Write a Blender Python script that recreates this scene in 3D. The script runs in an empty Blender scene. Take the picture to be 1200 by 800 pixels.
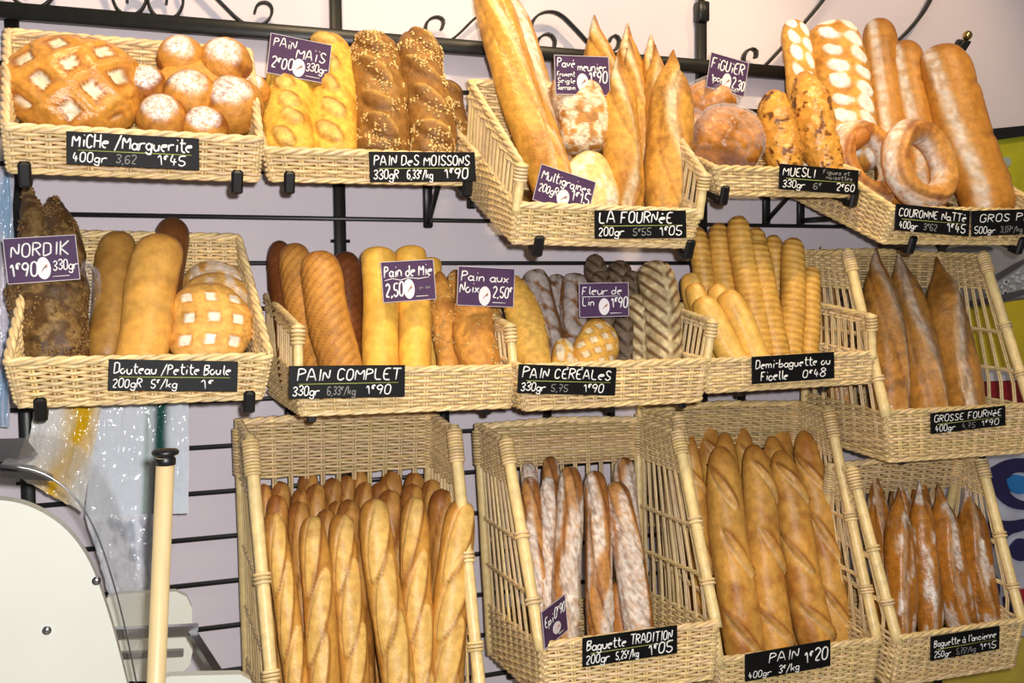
import bpy, math, random
import numpy as np
from mathutils import Vector, Matrix

# ------------------------------------------------------------------ scene, camera, light
sc = bpy.context.scene
COL = sc.collection
random.seed(7); rng = np.random.default_rng(7)
F = 1150.0; TH = math.atan(F / 3100); PT = math.atan(54 / F); RO = -0.012
CAM = np.array([0.0, -2.29, 1.5])
fw = np.array([math.sin(TH) * math.cos(PT), math.cos(TH) * math.cos(PT), -math.sin(PT)])
r0 = np.array([math.cos(TH), -math.sin(TH), 0.0]); u0 = np.cross(r0, fw)
rt = r0 * math.cos(RO) + u0 * math.sin(RO); up = u0 * math.cos(RO) - r0 * math.sin(RO)
cd = bpy.data.cameras.new('camera'); cam = bpy.data.objects.new('camera', cd); COL.objects.link(cam)
m = Matrix(((rt[0], up[0], -fw[0], CAM[0]), (rt[1], up[1], -fw[1], CAM[1]), (rt[2], up[2], -fw[2], CAM[2]), (0, 0, 0, 1)))
cam.matrix_world = m
cd.sensor_width = 36; cd.lens = F / 1200 * 36; cd.clip_start = 0.05
sc.camera = cam
sc.view_settings.view_transform = 'Standard'; sc.view_settings.look = 'None'
sc.view_settings.gamma = 1; sc.view_settings.use_curve_mapping = False
sc.view_settings.exposure = 0.05

def at(x, y, Y):
    d = fw + rt * ((x - 600) / F) + up * ((400 - y) / F)
    return CAM + d * ((Y - CAM[1]) / d[1])
def mpp(p):                       # metres per pixel at a point
    return float((p - CAM) @ fw) / F

w = bpy.data.worlds.new('world'); sc.world = w; w.use_nodes = True
w.node_tree.nodes['Background'].inputs[0].default_value = (0.93, 0.95, 1.0, 1)
w.node_tree.nodes['Background'].inputs[1].default_value = 0.12
def lamp(name, kind, loc, energy, color, target=None, **kw):
    l = bpy.data.lights.new(name, kind); l.energy = energy; l.color = color
    for k, v in kw.items(): setattr(l, k, v)
    o = bpy.data.objects.new(name, l); COL.objects.link(o); o.location = loc
    if target is not None:
        o.rotation_euler = (Vector(target) - Vector(loc)).to_track_quat('-Z', 'Y').to_euler()
    return o
lamp('camera_flash', 'POINT', CAM + rt * 0.05 + up * 0.05 - fw * 0.02, 136, (0.99, 0.975, 1.0), shadow_soft_size=0.018)
lamp('ceiling_spot', 'SPOT', (0.15, -1.0, 3.0), 56, (1.0, 0.74, 0.42), (0.25, 0, 1.8), spot_size=1.25, spot_blend=0.7, shadow_soft_size=0.06)
lamp('ceiling_spot', 'SPOT', (1.15, -1.0, 3.0), 60, (1.0, 0.74, 0.42), (1.1, 0, 1.8), spot_size=1.25, spot_blend=0.7, shadow_soft_size=0.06)
lamp('ceiling_spot', 'SPOT', (2.05, -1.0, 3.0), 36, (1.0, 0.70, 0.40), (1.95, 0, 1.75), spot_size=1.25, spot_blend=0.7, shadow_soft_size=0.06)
lamp('ceiling_panel', 'AREA', (0.6, -1.9, 2.95), 14, (1.0, 0.9, 0.75), (0.7, 0, 1.3), size=1.6)

# ------------------------------------------------------------------ materials
def lin(c):
    return tuple(((v / 255) / 12.92 if v / 255 <= 0.04045 else ((v / 255 + 0.055) / 1.055) ** 2.4) for v in c)
def mat(name, color=(200, 200, 200), rough=0.5, metal=0.0, attr=False, noise=0.0, nscale=40.0, bump=0.0, bscale=200.0, spec=0.5, coat=0.0, stretch=(1, 1, 1)):
    M = bpy.data.materials.new(name); M.use_nodes = True
    N = M.node_tree.nodes; L = M.node_tree.links; b = N['Principled BSDF']
    b.inputs['Roughness'].default_value = rough; b.inputs['Metallic'].default_value = metal
    b.inputs['Specular IOR Level'].default_value = spec
    if coat: b.inputs['Coat Weight'].default_value = coat; b.inputs['Coat Roughness'].default_value = 0.25
    tc = N.new('ShaderNodeTexCoord'); mp = N.new('ShaderNodeMapping'); mp.inputs['Scale'].default_value = stretch
    L.new(tc.outputs['Object'], mp.inputs['Vector'])
    base = None
    if attr:
        a = N.new('ShaderNodeAttribute'); a.attribute_name = 'tint'; base = a.outputs['Color']
    else:
        r = N.new('ShaderNodeRGB'); r.outputs[0].default_value = (*lin(color), 1); base = r.outputs[0]
    if noise > 0:
        n = N.new('ShaderNodeTexNoise'); n.inputs['Scale'].default_value = nscale; n.inputs['Detail'].default_value = 5
        L.new(mp.outputs[0], n.inputs['Vector'])
        cr = N.new('ShaderNodeMapRange'); cr.inputs[1].default_value = 0.3; cr.inputs[2].default_value = 0.7
        cr.inputs[3].default_value = 1 - noise; cr.inputs[4].default_value = 1 + noise
        L.new(n.outputs[0], cr.inputs[0])
        mx = N.new('ShaderNodeVectorMath'); mx.operation = 'SCALE'
        L.new(base, mx.inputs[0]); L.new(cr.outputs[0], mx.inputs['Scale']); base = mx.outputs[0]
    L.new(base, b.inputs['Base Color'])
    if bump > 0:
        n2 = N.new('ShaderNodeTexNoise'); n2.inputs['Scale'].default_value = bscale; n2.inputs['Detail'].default_value = 4
        L.new(mp.outputs[0], n2.inputs['Vector'])
        bp = N.new('ShaderNodeBump'); bp.inputs['Strength'].default_value = bump; bp.inputs['Distance'].default_value = 0.003
        L.new(n2.outputs[0], bp.inputs['Height']); L.new(bp.outputs[0], b.inputs['Normal'])
    return M
def clear_mat(name, color, opacity, rough=0.12, attr=False, edge=0.6):
    M = bpy.data.materials.new(name); M.use_nodes = True
    N = M.node_tree.nodes; L = M.node_tree.links; b = N['Principled BSDF']; out = N['Material Output']
    b.inputs['Base Color'].default_value = (*lin(color), 1); b.inputs['Roughness'].default_value = rough
    if attr:
        a = N.new('ShaderNodeAttribute'); a.attribute_name = 'tint'; L.new(a.outputs['Color'], b.inputs['Base Color'])
    tr = N.new('ShaderNodeBsdfTransparent'); mx = N.new('ShaderNodeMixShader')
    lw = N.new('ShaderNodeLayerWeight'); lw.inputs[0].default_value = 0.25
    ma = N.new('ShaderNodeMath'); ma.operation = 'MULTIPLY_ADD'; ma.inputs[1].default_value = edge; ma.inputs[2].default_value = opacity
    ma.use_clamp = True
    L.new(lw.outputs['Facing'], ma.inputs[0]); L.new(ma.outputs[0], mx.inputs[0])
    L.new(tr.outputs[0], mx.inputs[1]); L.new(b.outputs[0], mx.inputs[2]); L.new(mx.outputs[0], out.inputs[0])
    tc = N.new('ShaderNodeTexCoord'); n2 = N.new('ShaderNodeTexNoise'); n2.inputs['Scale'].default_value = 45; n2.inputs['Detail'].default_value = 2
    L.new(tc.outputs['Object'], n2.inputs['Vector'])
    bp = N.new('ShaderNodeBump'); bp.inputs['Strength'].default_value = 0.5; bp.inputs['Distance'].default_value = 0.006
    L.new(n2.outputs[0], bp.inputs['Height']); L.new(bp.outputs[0], b.inputs['Normal'])
    return M
MW = mat('wall_paint', (217, 207, 211), 0.75, noise=0.03, nscale=3, bump=0.15, bscale=120)
MFL = mat('floor_tile', (150, 140, 128), 0.5, noise=0.1, nscale=6)
MIRON = mat('dark_iron', (38, 38, 36), 0.38, 0.4, noise=0.15, nscale=30)
MBLACK = mat('black_plastic', (18, 18, 18), 0.4)
MBRASS = mat('brass', (215, 180, 105), 0.18, 1.0)
MWICK = mat('wicker', rough=0.34, attr=True, noise=0.14, nscale=60, bump=0.25, bscale=250)
MBASE = mat('wicker_base', (176, 140, 88), 0.6, noise=0.3, nscale=50, stretch=(1, 8, 1))
MCRUST = mat('crust', rough=0.5, attr=True, noise=0.24, nscale=75, bump=0.6, bscale=160, spec=0.35)
MGLAZE = mat('glossy_crust', rough=0.34, attr=True, noise=0.22, nscale=60, bump=0.6, bscale=110, spec=0.6)
MFINE = mat('smooth_crust', rough=0.42, attr=True, noise=0.17, nscale=55, bump=0.3, bscale=200, spec=0.4)
MSLATE = mat('blackboard', (13, 13, 13), 0.55, noise=0.3, nscale=25, spec=0.2)
MPURP = mat('purple_card', (78, 54, 84), 0.6, noise=0.08, nscale=20, spec=0.2)
MEDGE = mat('card_edge', (200, 190, 195), 0.5)
MCHALK = mat('white_marker', (245, 245, 240), 0.6)
MLIME = mat('lime_line', (150, 160, 80), 0.6)
MFAINT = mat('faded_marker', (135, 135, 130), 0.7)
MOVAL = mat('white_oval', (232, 225, 225), 0.5)
MGOLD = mat('ochre_print', (200, 140, 90), 0.5)
MCREAM = mat('cream_enamel', (203, 203, 190), 0.3, noise=0.03, nscale=5)
MSTEEL = mat('steel', (170, 172, 176), 0.25, 1.0, noise=0.1, nscale=20)
MWOOD = mat('pale_wood', (208, 182, 132), 0.45, noise=0.06, nscale=15, stretch=(8, 8, 1))
MACRYL = clear_mat('acrylic', (220, 225, 228), 0.04, 0.05, edge=0.25)
MCELLO = clear_mat('cellophane', (235, 235, 240), 0.03, 0.1)
MBAG = clear_mat('plastic_bag', (200, 205, 215), 0.74, 0.12, attr=True)

# ------------------------------------------------------------------ mesh helpers
class MB:
    def __init__(s): s.V = []; s.F = []; s.C = []; s.n = 0
    def add(s, V, faces, col=(0.5, 0.5, 0.5)):
        V = np.asarray(V, float); c = np.asarray(col, float)
        if c.ndim == 1: c = np.tile(c, (len(V), 1))
        s.V.append(V); s.C.append(c)
        for f in faces:
            f = np.asarray(f, int)
            if f.size: s.F.append(f + s.n)
        s.n += len(V)
    def tube(s, P, r, k=6, col=(0.5, 0.5, 0.5), ref=None, flat=1.0, caps=True):
        P = np.asarray(P, float); n = len(P)
        T = np.gradient(P, axis=0); T /= np.linalg.norm(T, axis=1)[:, None] + 1e-12
        if ref is None:
            d = P[-1] - P[0]; ref = np.eye(3)[np.argmin(np.abs(d))]
        A = np.cross(T, ref); A /= np.linalg.norm(A, axis=1)[:, None] + 1e-12
        B = np.cross(A, T)
        r = np.broadcast_to(np.asarray(r, float), (n,))
        th = np.arange(k) * 2 * math.pi / k + math.pi / k
        V = P[:, None, :] + r[:, None, None] * (np.cos(th)[None, :, None] * A[:, None, :] + flat * np.sin(th)[None, :, None] * B[:, None, :])
        i = np.arange(n - 1)[:, None] * k; j = np.arange(k)[None, :]; j2 = (j + 1) % k
        Q = np.stack([i + j, i + j2, i + k + j2, i + k + j], -1).reshape(-1, 4)
        fs = [Q]
        if caps: fs += [np.arange(k)[::-1][None, :], (np.arange(k) + (n - 1) * k)[None, :]]
        s.add(V.reshape(-1, 3), fs, col)
    def grid(s, V, col=(0.5, 0.5, 0.5), wrap=False, flip=False):      # V (n,m,3)
        n, m_ = V.shape[:2]
        i = np.arange(n - 1)[:, None]; j = np.arange(m_ if wrap else m_ - 1)[None, :]; j2 = (j + 1) % m_
        Q = np.stack([i * m_ + j, i * m_ + j2, (i + 1) * m_ + j2, (i + 1) * m_ + j], -1).reshape(-1, 4)
        if flip: Q = Q[:, ::-1]
        c = np.asarray(col, float)
        if c.ndim == 3: c = c.reshape(-1, 3)
        s.add(V.reshape(-1, 3), [Q], c)
    def slab(s, quad, n, th, col=(0.5, 0.5, 0.5)):                      # convex polygon given, extruded along n by th
        q = np.asarray(quad, float); k = len(q); V = np.vstack([q, q + np.asarray(n) * th])
        side = [[i, (i + 1) % k, k + (i + 1) % k, k + i] for i in range(k)]
        s.add(V, [[list(range(k))[::-1]], [list(range(k, 2 * k))], side], col)
    def box(s, c, ax, ay, az, col=(0.5, 0.5, 0.5), bev=0.0):           # centre, half-axis vectors
        c = np.asarray(c, float); ax, ay, az = (np.asarray(a, float) for a in (ax, ay, az))
        lx, ly, lz = (np.linalg.norm(a) for a in (ax, ay, az))
        if bev <= 0: bev = 0.12 * min(lx, ly, lz)
        V = []
        for zt, e in ((-1, bev), (-1 + bev / lz, 0), (1 - bev / lz, 0), (1, bev)):
            sx, sy = 1 - e / lx, 1 - e / ly; bx, by = bev / lx, bev / ly
            pts = [(-sx, -sy + by), (-sx + bx, -sy), (sx - bx, -sy), (sx, -sy + by), (sx, sy - by), (sx - bx, sy), (-sx + bx, sy), (-sx, sy - by)]
            V += [c + ax * p_ + ay * q_ + az * zt for p_, q_ in pts]
        Q = []
        for l in range(3):
            for j in range(8): Q.append([l * 8 + j, l * 8 + (j + 1) % 8, (l + 1) * 8 + (j + 1) % 8, (l + 1) * 8 + j])
        s.add(V, [Q, [list(range(8))[::-1]], [list(range(24, 32))]], col)
    def build(s, name, material, parent=None, loc=None, smooth=True):
        V = np.vstack(s.V); C = np.vstack(s.C)
        org = np.zeros(3)
        if parent is not None:
            q = parent
            while q is not None: org = org + np.array(q.location); q = q.parent
        else:
            org = np.array(loc) if loc is not None else np.array([(V[:, 0].min() + V[:, 0].max()) / 2, (V[:, 1].min() + V[:, 1].max()) / 2, V[:, 2].min()])
        me = bpy.data.meshes.new(name)
        me.vertices.add(len(V)); me.vertices.foreach_set('co', (V - org).astype(np.float32).ravel())
        idx = np.concatenate([f.ravel() for f in s.F]); tot = np.concatenate([np.full(f.shape[0], f.shape[1]) for f in s.F])
        me.loops.add(len(idx)); me.loops.foreach_set('vertex_index', idx.astype(np.int32))
        me.polygons.add(len(tot)); st = np.concatenate([[0], np.cumsum(tot)[:-1]])
        me.polygons.foreach_set('loop_start', st.astype(np.int32)); me.polygons.foreach_set('loop_total', tot.astype(np.int32))
        me.polygons.foreach_set('use_smooth', np.full(len(tot), smooth))
        at_ = me.color_attributes.new('tint', 'FLOAT_COLOR', 'POINT')
        at_.data.foreach_set('color', np.hstack([C, np.ones((len(C), 1))]).astype(np.float32).ravel())
        me.update(calc_edges=True); me.validate()
        me.materials.append(material)
        o = bpy.data.objects.new(name, me); COL.objects.link(o)
        if parent is not None: o.parent = parent
        else: o.location = org
        return o
def tag(o, label=None, cat=None, group=None, kind=None):
    if label: o['label'] = label
    if cat: o['category'] = cat
    if group: o['group'] = group
    if kind: o['kind'] = kind
    return o
def empty(name, loc, label, cat, group=None):
    o = bpy.data.objects.new(name, None); o.empty_display_size = 0.05; COL.objects.link(o); o.location = tuple(loc)
    return tag(o, label, cat, group)
def lerp(a, b, t): return a + (b - a) * t
def chaikin(P, n=2):
    P = np.asarray(P, float)
    for _ in range(n):
        if len(P) < 3: return P
        Q = np.empty((2 * (len(P) - 1), P.shape[1])); Q[0::2] = .75 * P[:-1] + .25 * P[1:]; Q[1::2] = .25 * P[:-1] + .75 * P[1:]
        P = np.vstack([P[:1], Q[1:-1], P[-1:]])
    return P
def resample(P, n):
    P = np.asarray(P, float); d = np.r_[0, np.cumsum(np.linalg.norm(np.diff(P, axis=0), axis=1))]
    t = np.linspace(0, d[-1], n); return np.stack([np.interp(t, d, P[:, i]) for i in range(P.shape[1])], 1)
def sphere(mb, c, R, n=16, col=(0.5, 0.5, 0.5), axes=None):
    th = np.linspace(0, math.pi, n); ph = np.arange(2 * n) * math.pi / n
    d = np.stack([np.sin(th)[:, None] * np.cos(ph)[None], np.sin(th)[:, None] * np.sin(ph)[None], np.cos(th)[:, None] * np.ones_like(ph)[None]], -1)
    R = np.broadcast_to(np.asarray(R, float), (3,)); V = d * R
    if axes is not None: V = V @ np.asarray(axes)
    mb.grid(np.asarray(c) + V, col, wrap=True)
def vn(P, f, seed=0):                              # smooth value noise, 0..1
    P = np.asarray(P) * f + seed * 17.31; I = np.floor(P).astype(np.int64); fr = P - I; fr = fr * fr * (3 - 2 * fr)
    def h(a, b, c):
        n = (a * 374761393 + b * 668265263 + c * 2147483647 + seed * 144269) & 0xffffffff
        n = ((n ^ (n >> 13)) * 1274126177) & 0xffffffff; n = (n ^ (n >> 16)) & 0xffff
        return n / 65535.0
    x, y, z = I[..., 0], I[..., 1], I[..., 2]; u, v, w_ = fr[..., 0], fr[..., 1], fr[..., 2]
    def L(a, b, t): return a + (b - a) * t
    return L(L(L(h(x, y, z), h(x + 1, y, z), u), L(h(x, y + 1, z), h(x + 1, y + 1, z), u), v),
             L(L(h(x, y, z + 1), h(x + 1, y, z + 1), u), L(h(x, y + 1, z + 1), h(x + 1, y + 1, z + 1), u), v), w_)
def fbm(P, f, seed=0, o=3):
    s = 0; a = 1; t = 0
    for i in range(o): s = s + a * vn(P, f * 2 ** i, seed + i * 7); t += a; a *= .5
    return s / t
def sst(a, b, x):
    t = np.clip((x - a) / (b - a), 0, 1); return t * t * (3 - 2 * t)
# ------------------------------------------------------------------ the wall and the iron rack
mb = MB(); mb.slab([(-2.2, 0, 0), (4.6, 0, 0), (4.6, 0, 3.4), (-2.2, 0, 3.4)], (0, 1, 0), 0.12); tag(mb.build('wall_back', MW, loc=(1.2, 0, 0), smooth=False), kind='structure')
mb = MB(); mb.slab([(-2.2, -4.5, -.05), (4.6, -4.5, -.05), (4.6, 0, -.05), (-2.2, 0, -.05)], (0, 0, 1), 0.05); tag(mb.build('floor', MFL, loc=(1.2, -2, 0), smooth=False), kind='structure')

X3 = np.array([1, 0, 0]); Y3 = np.array([0, 1, 0]); Z3 = np.array([0, 0, 1])
rack = empty('wall_rack', (0.9, -0.02, 0), 'black iron wall rack of thin horizontal bars and scrollwork behind the bread baskets', 'rack')
UPR = [-0.245, 0.422, 1.383, 2.19]
for z in [1.985 - 0.1015 * i for i in range(16)]:
    mb = MB(); mb.box((0.95, -0.030, z), X3 * 1.28, Y3 * 0.004, Z3 * 0.0048); mb.build('bar', MIRON, rack)
mb = MB(); mb.box((0.95, -0.035, 2.090), X3 * 1.30, Y3 * 0.012, Z3 * 0.0165, bev=.002); mb.build('top_rail', MIRON, rack)
for i, x in enumerate(UPR):
    top = {0: 2.085, 1: 2.45, 2: 2.215, 3: 2.14}[i]
    mb = MB(); mb.box((x, -0.017, top / 2), X3 * 0.0135, Y3 * 0.009, Z3 * top / 2, bev=.002)
    for z in (1.63, 1.12): mb.tube([(x - .022, -.022, z), (x + .022, -.022, z)], .004, 8)
    u_ = mb.build('upright', MIRON, rack)
def finial(base, axis):
    base = np.array(base, float); axis = np.array(axis, float); axis /= np.linalg.norm(axis)
    mb = MB(); mb.box(base + axis * 0.02, X3 * 0.016, np.cross(axis, X3) * 0.016, axis * 0.026, bev=.003)
    f = mb.build('finial', MIRON, rack)
    mb = MB(); sphere(mb, base + axis * 0.060, 0.0135); mb.build('brass_ball', MBRASS, f)
finial((1.383, -0.02, 2.215), (0, 0, 1))
mb = MB(); mb.tube([(2.185, -.03, 2.09), (2.19, -.04, 2.15), (2.2, -.07, 2.185)], .014, 8); mb.build('end_post', MIRON, rack)
finial((2.196, -0.06, 2.175), (0.35, -0.35, 0.8))
def scroll(px, Y=-0.036):
    P = np.array([at(x, y, Y) for x, y in px]); P = resample(chaikin(P, 3), 60)
    mb = MB(); T = np.gradient(P, axis=0); T /= np.linalg.norm(T, axis=1)[:, None]
    A = np.cross(T, Y3); h = .0028; d = .0085
    V = np.stack([P + A * h - Y3 * d, P - A * h - Y3 * d, P - A * h + Y3 * d, P + A * h + Y3 * d], 1)
    mb.grid(V, wrap=True); mb.add(np.vstack([V[0], V[-1]]), [[[3, 2, 1, 0]], [[4, 5, 6, 7]]])
    mb.build('scroll', MIRON, rack)
scroll([(2, -45), (8, -12), (20, 4), (40, 12), (58, 4), (68, -14), (62, -34), (44, -38), (36, -26)])
scroll([(98, -60), (122, -30), (130, -8), (136, 12), (152, 21), (168, 12), (173, -6), (163, -20), (150, -16), (149, 3)])
scroll([(255, -60), (218, -38), (205, -28), (212, -12), (216, 4), (208, 20), (192, 25), (178, 16), (172, 0), (178, -16), (192, -20), (196, -6), (195, 5)])
scroll([(196, -62), (228, -28), (257, 2), (283, 28), (300, 33), (316, 24), (320, 10), (312, 2), (301, 5), (298, 16)])
scroll([(517, 35), (521, 24), (512, 19), (500, 24), (497, 38), (508, 49), (523, 51), (537, 41), (556, 21), (578, 6), (600, -14), (618, -40)])
scroll([(646, 64), (652, 48), (642, 38), (629, 46), (628, 58), (622, 44), (622, 26), (634, 14), (654, 14), (674, 34), (692, 54), (706, 62), (722, 60), (727, 46), (718, 40), (713, 50)])
scroll([(885, 68), (887, 60), (880, 56), (872, 62), (870, 74), (878, 83), (891, 82), (905, 68), (925, 46), (945, 24), (965, 0), (985, -30)])
scroll([(965, 96), (960, 80), (972, 74), (982, 84), (976, 100), (990, 106), (1010, 92), (1040, 60), (1080, 20), (1100, -20)])

# ------------------------------------------------------------------ wicker baskets
STRAW = np.array(lin((232, 203, 148))); POLE = np.array(lin((236, 208, 144)))
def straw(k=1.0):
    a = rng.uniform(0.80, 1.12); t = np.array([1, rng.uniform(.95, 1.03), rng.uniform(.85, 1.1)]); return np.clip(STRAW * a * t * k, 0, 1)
def weave(mb, S, ranges, ncol, pitch=0.0068, r=0.0038, rs=0.0034, amp=0.0036, stakes=True, k=5, tone=1.0):
    n = np.cross(S(.52, .5) - S(.48, .5), S(.5, .52) - S(.5, .48)); n /= np.linalg.norm(n)
    H = np.linalg.norm(S(.5, 1.) - S(.5, 0.))
    if stakes:
        for i in range(ncol + 1):
            u = min(max(i / ncol, .012), .988)
            for o in (-.0022, .0022):
                P = np.array([S(u, v) for v in np.linspace(0, 1, 7)]); d = S(min(u + .02, 1), .5) - S(max(u - .02, 0), .5); d /= np.linalg.norm(d)
                mb.tube(P + d * o * 1.3, rs * .85, 5, straw(.97 * tone))
    m_ = ncol * 3 + 1; us = np.linspace(0, 1, m_)
    for v0, v1 in ranges:
        rows = max(2, int(round(H * (v1 - v0) / pitch)))
        for j in range(rows):
            v = v0 + (v1 - v0) * (j + .5) / rows
            P = np.array([S(u, v) for u in us]); off = amp * np.cos(math.pi * us * ncol + math.pi * (j % 2)) * 1.25
            mb.tube(P + n * off[:, None], r * rng.uniform(.88, 1.08), k, straw(tone))
def rope(mb, P, r=0.0048, hel=0.0042, turns_per_m=26, strands=3, tone=1.0):
    P = np.asarray(P, float); Lh = np.linalg.norm(np.diff(P, axis=0), axis=1).sum(); n = max(24, int(Lh * 200)); P = resample(P, n)
    T = np.gradient(P, axis=0); T /= np.linalg.norm(T, axis=1)[:, None]
    ref = np.array([0.31, 0.52, 0.79]); A = np.cross(T, ref); A /= np.linalg.norm(A, axis=1)[:, None]; B = np.cross(A, T)
    ph = np.linspace(0, Lh * turns_per_m * 2 * math.pi / 2.2, n)
    for s_ in range(strands):
        a = ph + s_ * 2 * math.pi / strands
        mb.tube(P + hel * (np.cos(a)[:, None] * A + np.sin(a)[:, None] * B), r, 5, straw(1.03 * tone))
def pole(name, a, b, r, parent, rings, tone=1.0):
    a = np.asarray(a); b = np.asarray(b); d = b - a; Lh = np.linalg.norm(d); t = np.linspace(0, 1, 16)
    mb = MB(); rr = r * (1 + .03 * np.sin(t * 19)); rr = rr.copy(); rr[-1] *= .86
    mb.tube(a + d * t[:, None], rr, 12, POLE * tone); o = mb.build(name, MWICK, parent)
    for (t0, t1) in rings:
        n = max(2, int((t1 - t0) * Lh / .0065)); mb = MB()
        for i in range(n):
            c = a + d * (t0 + (t1 - t0) * (i + .5) / n); dd = d / Lh
            e1 = np.cross(dd, [0.2, 1, 0.1]); e1 /= np.linalg.norm(e1); e2 = np.cross(dd, e1); q = np.linspace(0, 2 * math.pi, 17)
            mb.tube(c + (r + .0016) * (np.cos(q)[:, None] * e1 + np.sin(q)[:, None] * e2), .0036, 5, straw(tone), ref=dd, caps=False)
        mb.build('binding', MWICK, o)
    return o
NM = ['xc', 'z0', 'w', 'd', 't', 'fl', 'ff', 'hf', 'fp', 'py', 'pz', 'fk', 'bk', 'bz', 'ya', 'ro']
BK = {}
def basket(key, style, Yf, par, label, group='wicker bread baskets on the wall rack'):
    p = dict(zip(NM, par)); c, s = math.cos(p['ya']), math.sin(p['ya']); RZ = np.array([[c, -s, 0], [s, c, 0], [0, 0, 1]])
    D = np.array([0, math.cos(p['t']), math.sin(p['t'])]); X = np.array([math.cos(p['ro']), 0, math.sin(p['ro'])])
    N = np.cross(X, D); N /= np.linalg.norm(N); X = RZ @ X; D = RZ @ D; N = RZ @ N
    o = np.array([p['xc'], Yf, p['z0']]); w2 = p['w'] / 2; hf, d, bz = p['hf'], p['d'], p['bz']
    if style == 'low': p['fp'], p['py'], p['pz'] = p['fl'], -p['ff'], hf
    def side(q, k):
        return {'fb': o + X * q * w2, 'ft': o + X * q * (w2 + p['fl']) - D * p['ff'] + N * hf, 'pt': o + X * q * (w2 + p['fp']) + D * p['py'] + N * p['pz'],
                'kt': o + X * q * (w2 + p['fk']) + D * (d + p['bk']) + N * bz, 'kb': o + X * q * w2 + D * d}[k]
    G = {k + e: side(q, k) for k in ('fb', 'ft', 'pt', 'kt', 'kb') for e, q in (('l', -1), ('r', 1))}
    BK[key] = dict(o=o, X=X, D=D, N=N, p=p, Yf=Yf, G=G)
    root = empty('wicker_basket', o + D * d / 2, label, 'basket', group)
    nx = max(8, int(p['w'] / .03)); ny = max(6, int(d / .03)); tall = style == 'tall'
    mb = MB(); mb.slab([G['fbl'] + N * .001, G['fbr'] + N * .001, G['kbr'] + N * .001, G['kbl'] + N * .001], N, .006); mb.build('base', MBASE, root)
    # front
    mb = MB(); weave(mb, lambda u, v: lerp(lerp(G['fbl'], G['fbr'], u), lerp(G['ftl'], G['ftr'], u), v), [(0, 1)], nx); mb.build('front_panel', MWICK, root)
    hb = hf * .9 / bz
    Sb = lambda u, v: lerp(lerp(G['kbl'], G['kbr'], u), lerp(G['ktl'], G['ktr'], u), v)
    mb = MB()
    if tall:
        weave(mb, Sb, [(0, hb), (.81, 1)], max(8, int(p['w'] / .031)), tone=.80)  # back weave toned down: shade inside the basket painted into the straw
        v = .5; rope(mb, [Sb(u, v) for u in np.linspace(0, 1, 9)], .003, .003, tone=.9)
    else: weave(mb, Sb, [(0, 1)], nx)
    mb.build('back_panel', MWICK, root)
    for e in 'lr':
        vh = hf / p['pz'] if style != 'low' else 1.0
        fz = lambda v, e=e: lerp(G['fb' + e], G['ft' + e], v / vh) if v <= vh else lerp(G['ft' + e], G['pt' + e], (v - vh) / (1 - vh))
        S = lambda u, v, e=e, fz=fz: lerp(fz(v), lerp(G['kb' + e], G['kt' + e], v), u)
        mb = MB()
        if tall:
            weave(mb, S, [(0, vh), (.82, 1)], max(6, int(d / .036)), tone=.90)  # side weave slightly darker, same painted-in shade as the back
            for v in (.40, .60): rope(mb, [S(u, v) for u in np.linspace(0, 1, 9)], .003, .003)
        elif style == 'mid':
            weave(mb, S, [(0, vh), (.86, 1)], max(8, int(d / .022)))
        else: weave(mb, S, [(0, 1)], ny)
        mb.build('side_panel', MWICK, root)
    mb = MB()
    if style == 'low':
        rope(mb, [G['ktl'], G['ftl'], G['ftr'], G['ktr'], G['ktl']])
    else:
        rope(mb, [G['ptl'], G['ktl'], lerp(G['ktl'], G['ktr'], .5) + N * .008, G['ktr'], G['ptr']]); m2 = MB(); rope(m2, [G['ftl'], G['ftr']], .0042, .0035); m2.build('front_rim', MWICK, root)
    mb.build('rim', MWICK, root)
    mb = MB(); rope(mb, [G['kbl'], G['fbl'], G['fbr'], G['kbr']], .0036, .003); mb.build('foot_border', MWICK, root)
    for e in 'lr':
        if tall:
            a, b = G['ft' + e], G['pt' + e]; dd = (b - a) / np.linalg.norm(b - a)
            pole('post', lerp(G['fb' + e], a, .9), b + dd * .012, .0125, root, [(.86, .985), (.5, .54), (.20, .235)])
            pole('back_post', G['kb' + e], G['kt' + e] + N * .008, .0115, root, [(.82, .97)], .86)  # rear post toned down along with the back's painted shade
        elif style == 'mid':
            a, b = G['ft' + e], G['pt' + e]; pole('post', lerp(G['fb' + e], a, .8), b + N * .006, .0095, root, [(.62, .98)])
    return root
def fl(key, X_, Y_):
    b = BK[key]; n = b['N']; o = b['o']; return o[2] - (n[0] * (X_ - o[0]) + n[1] * (Y_ - o[1])) / n[2] + .007
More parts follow.
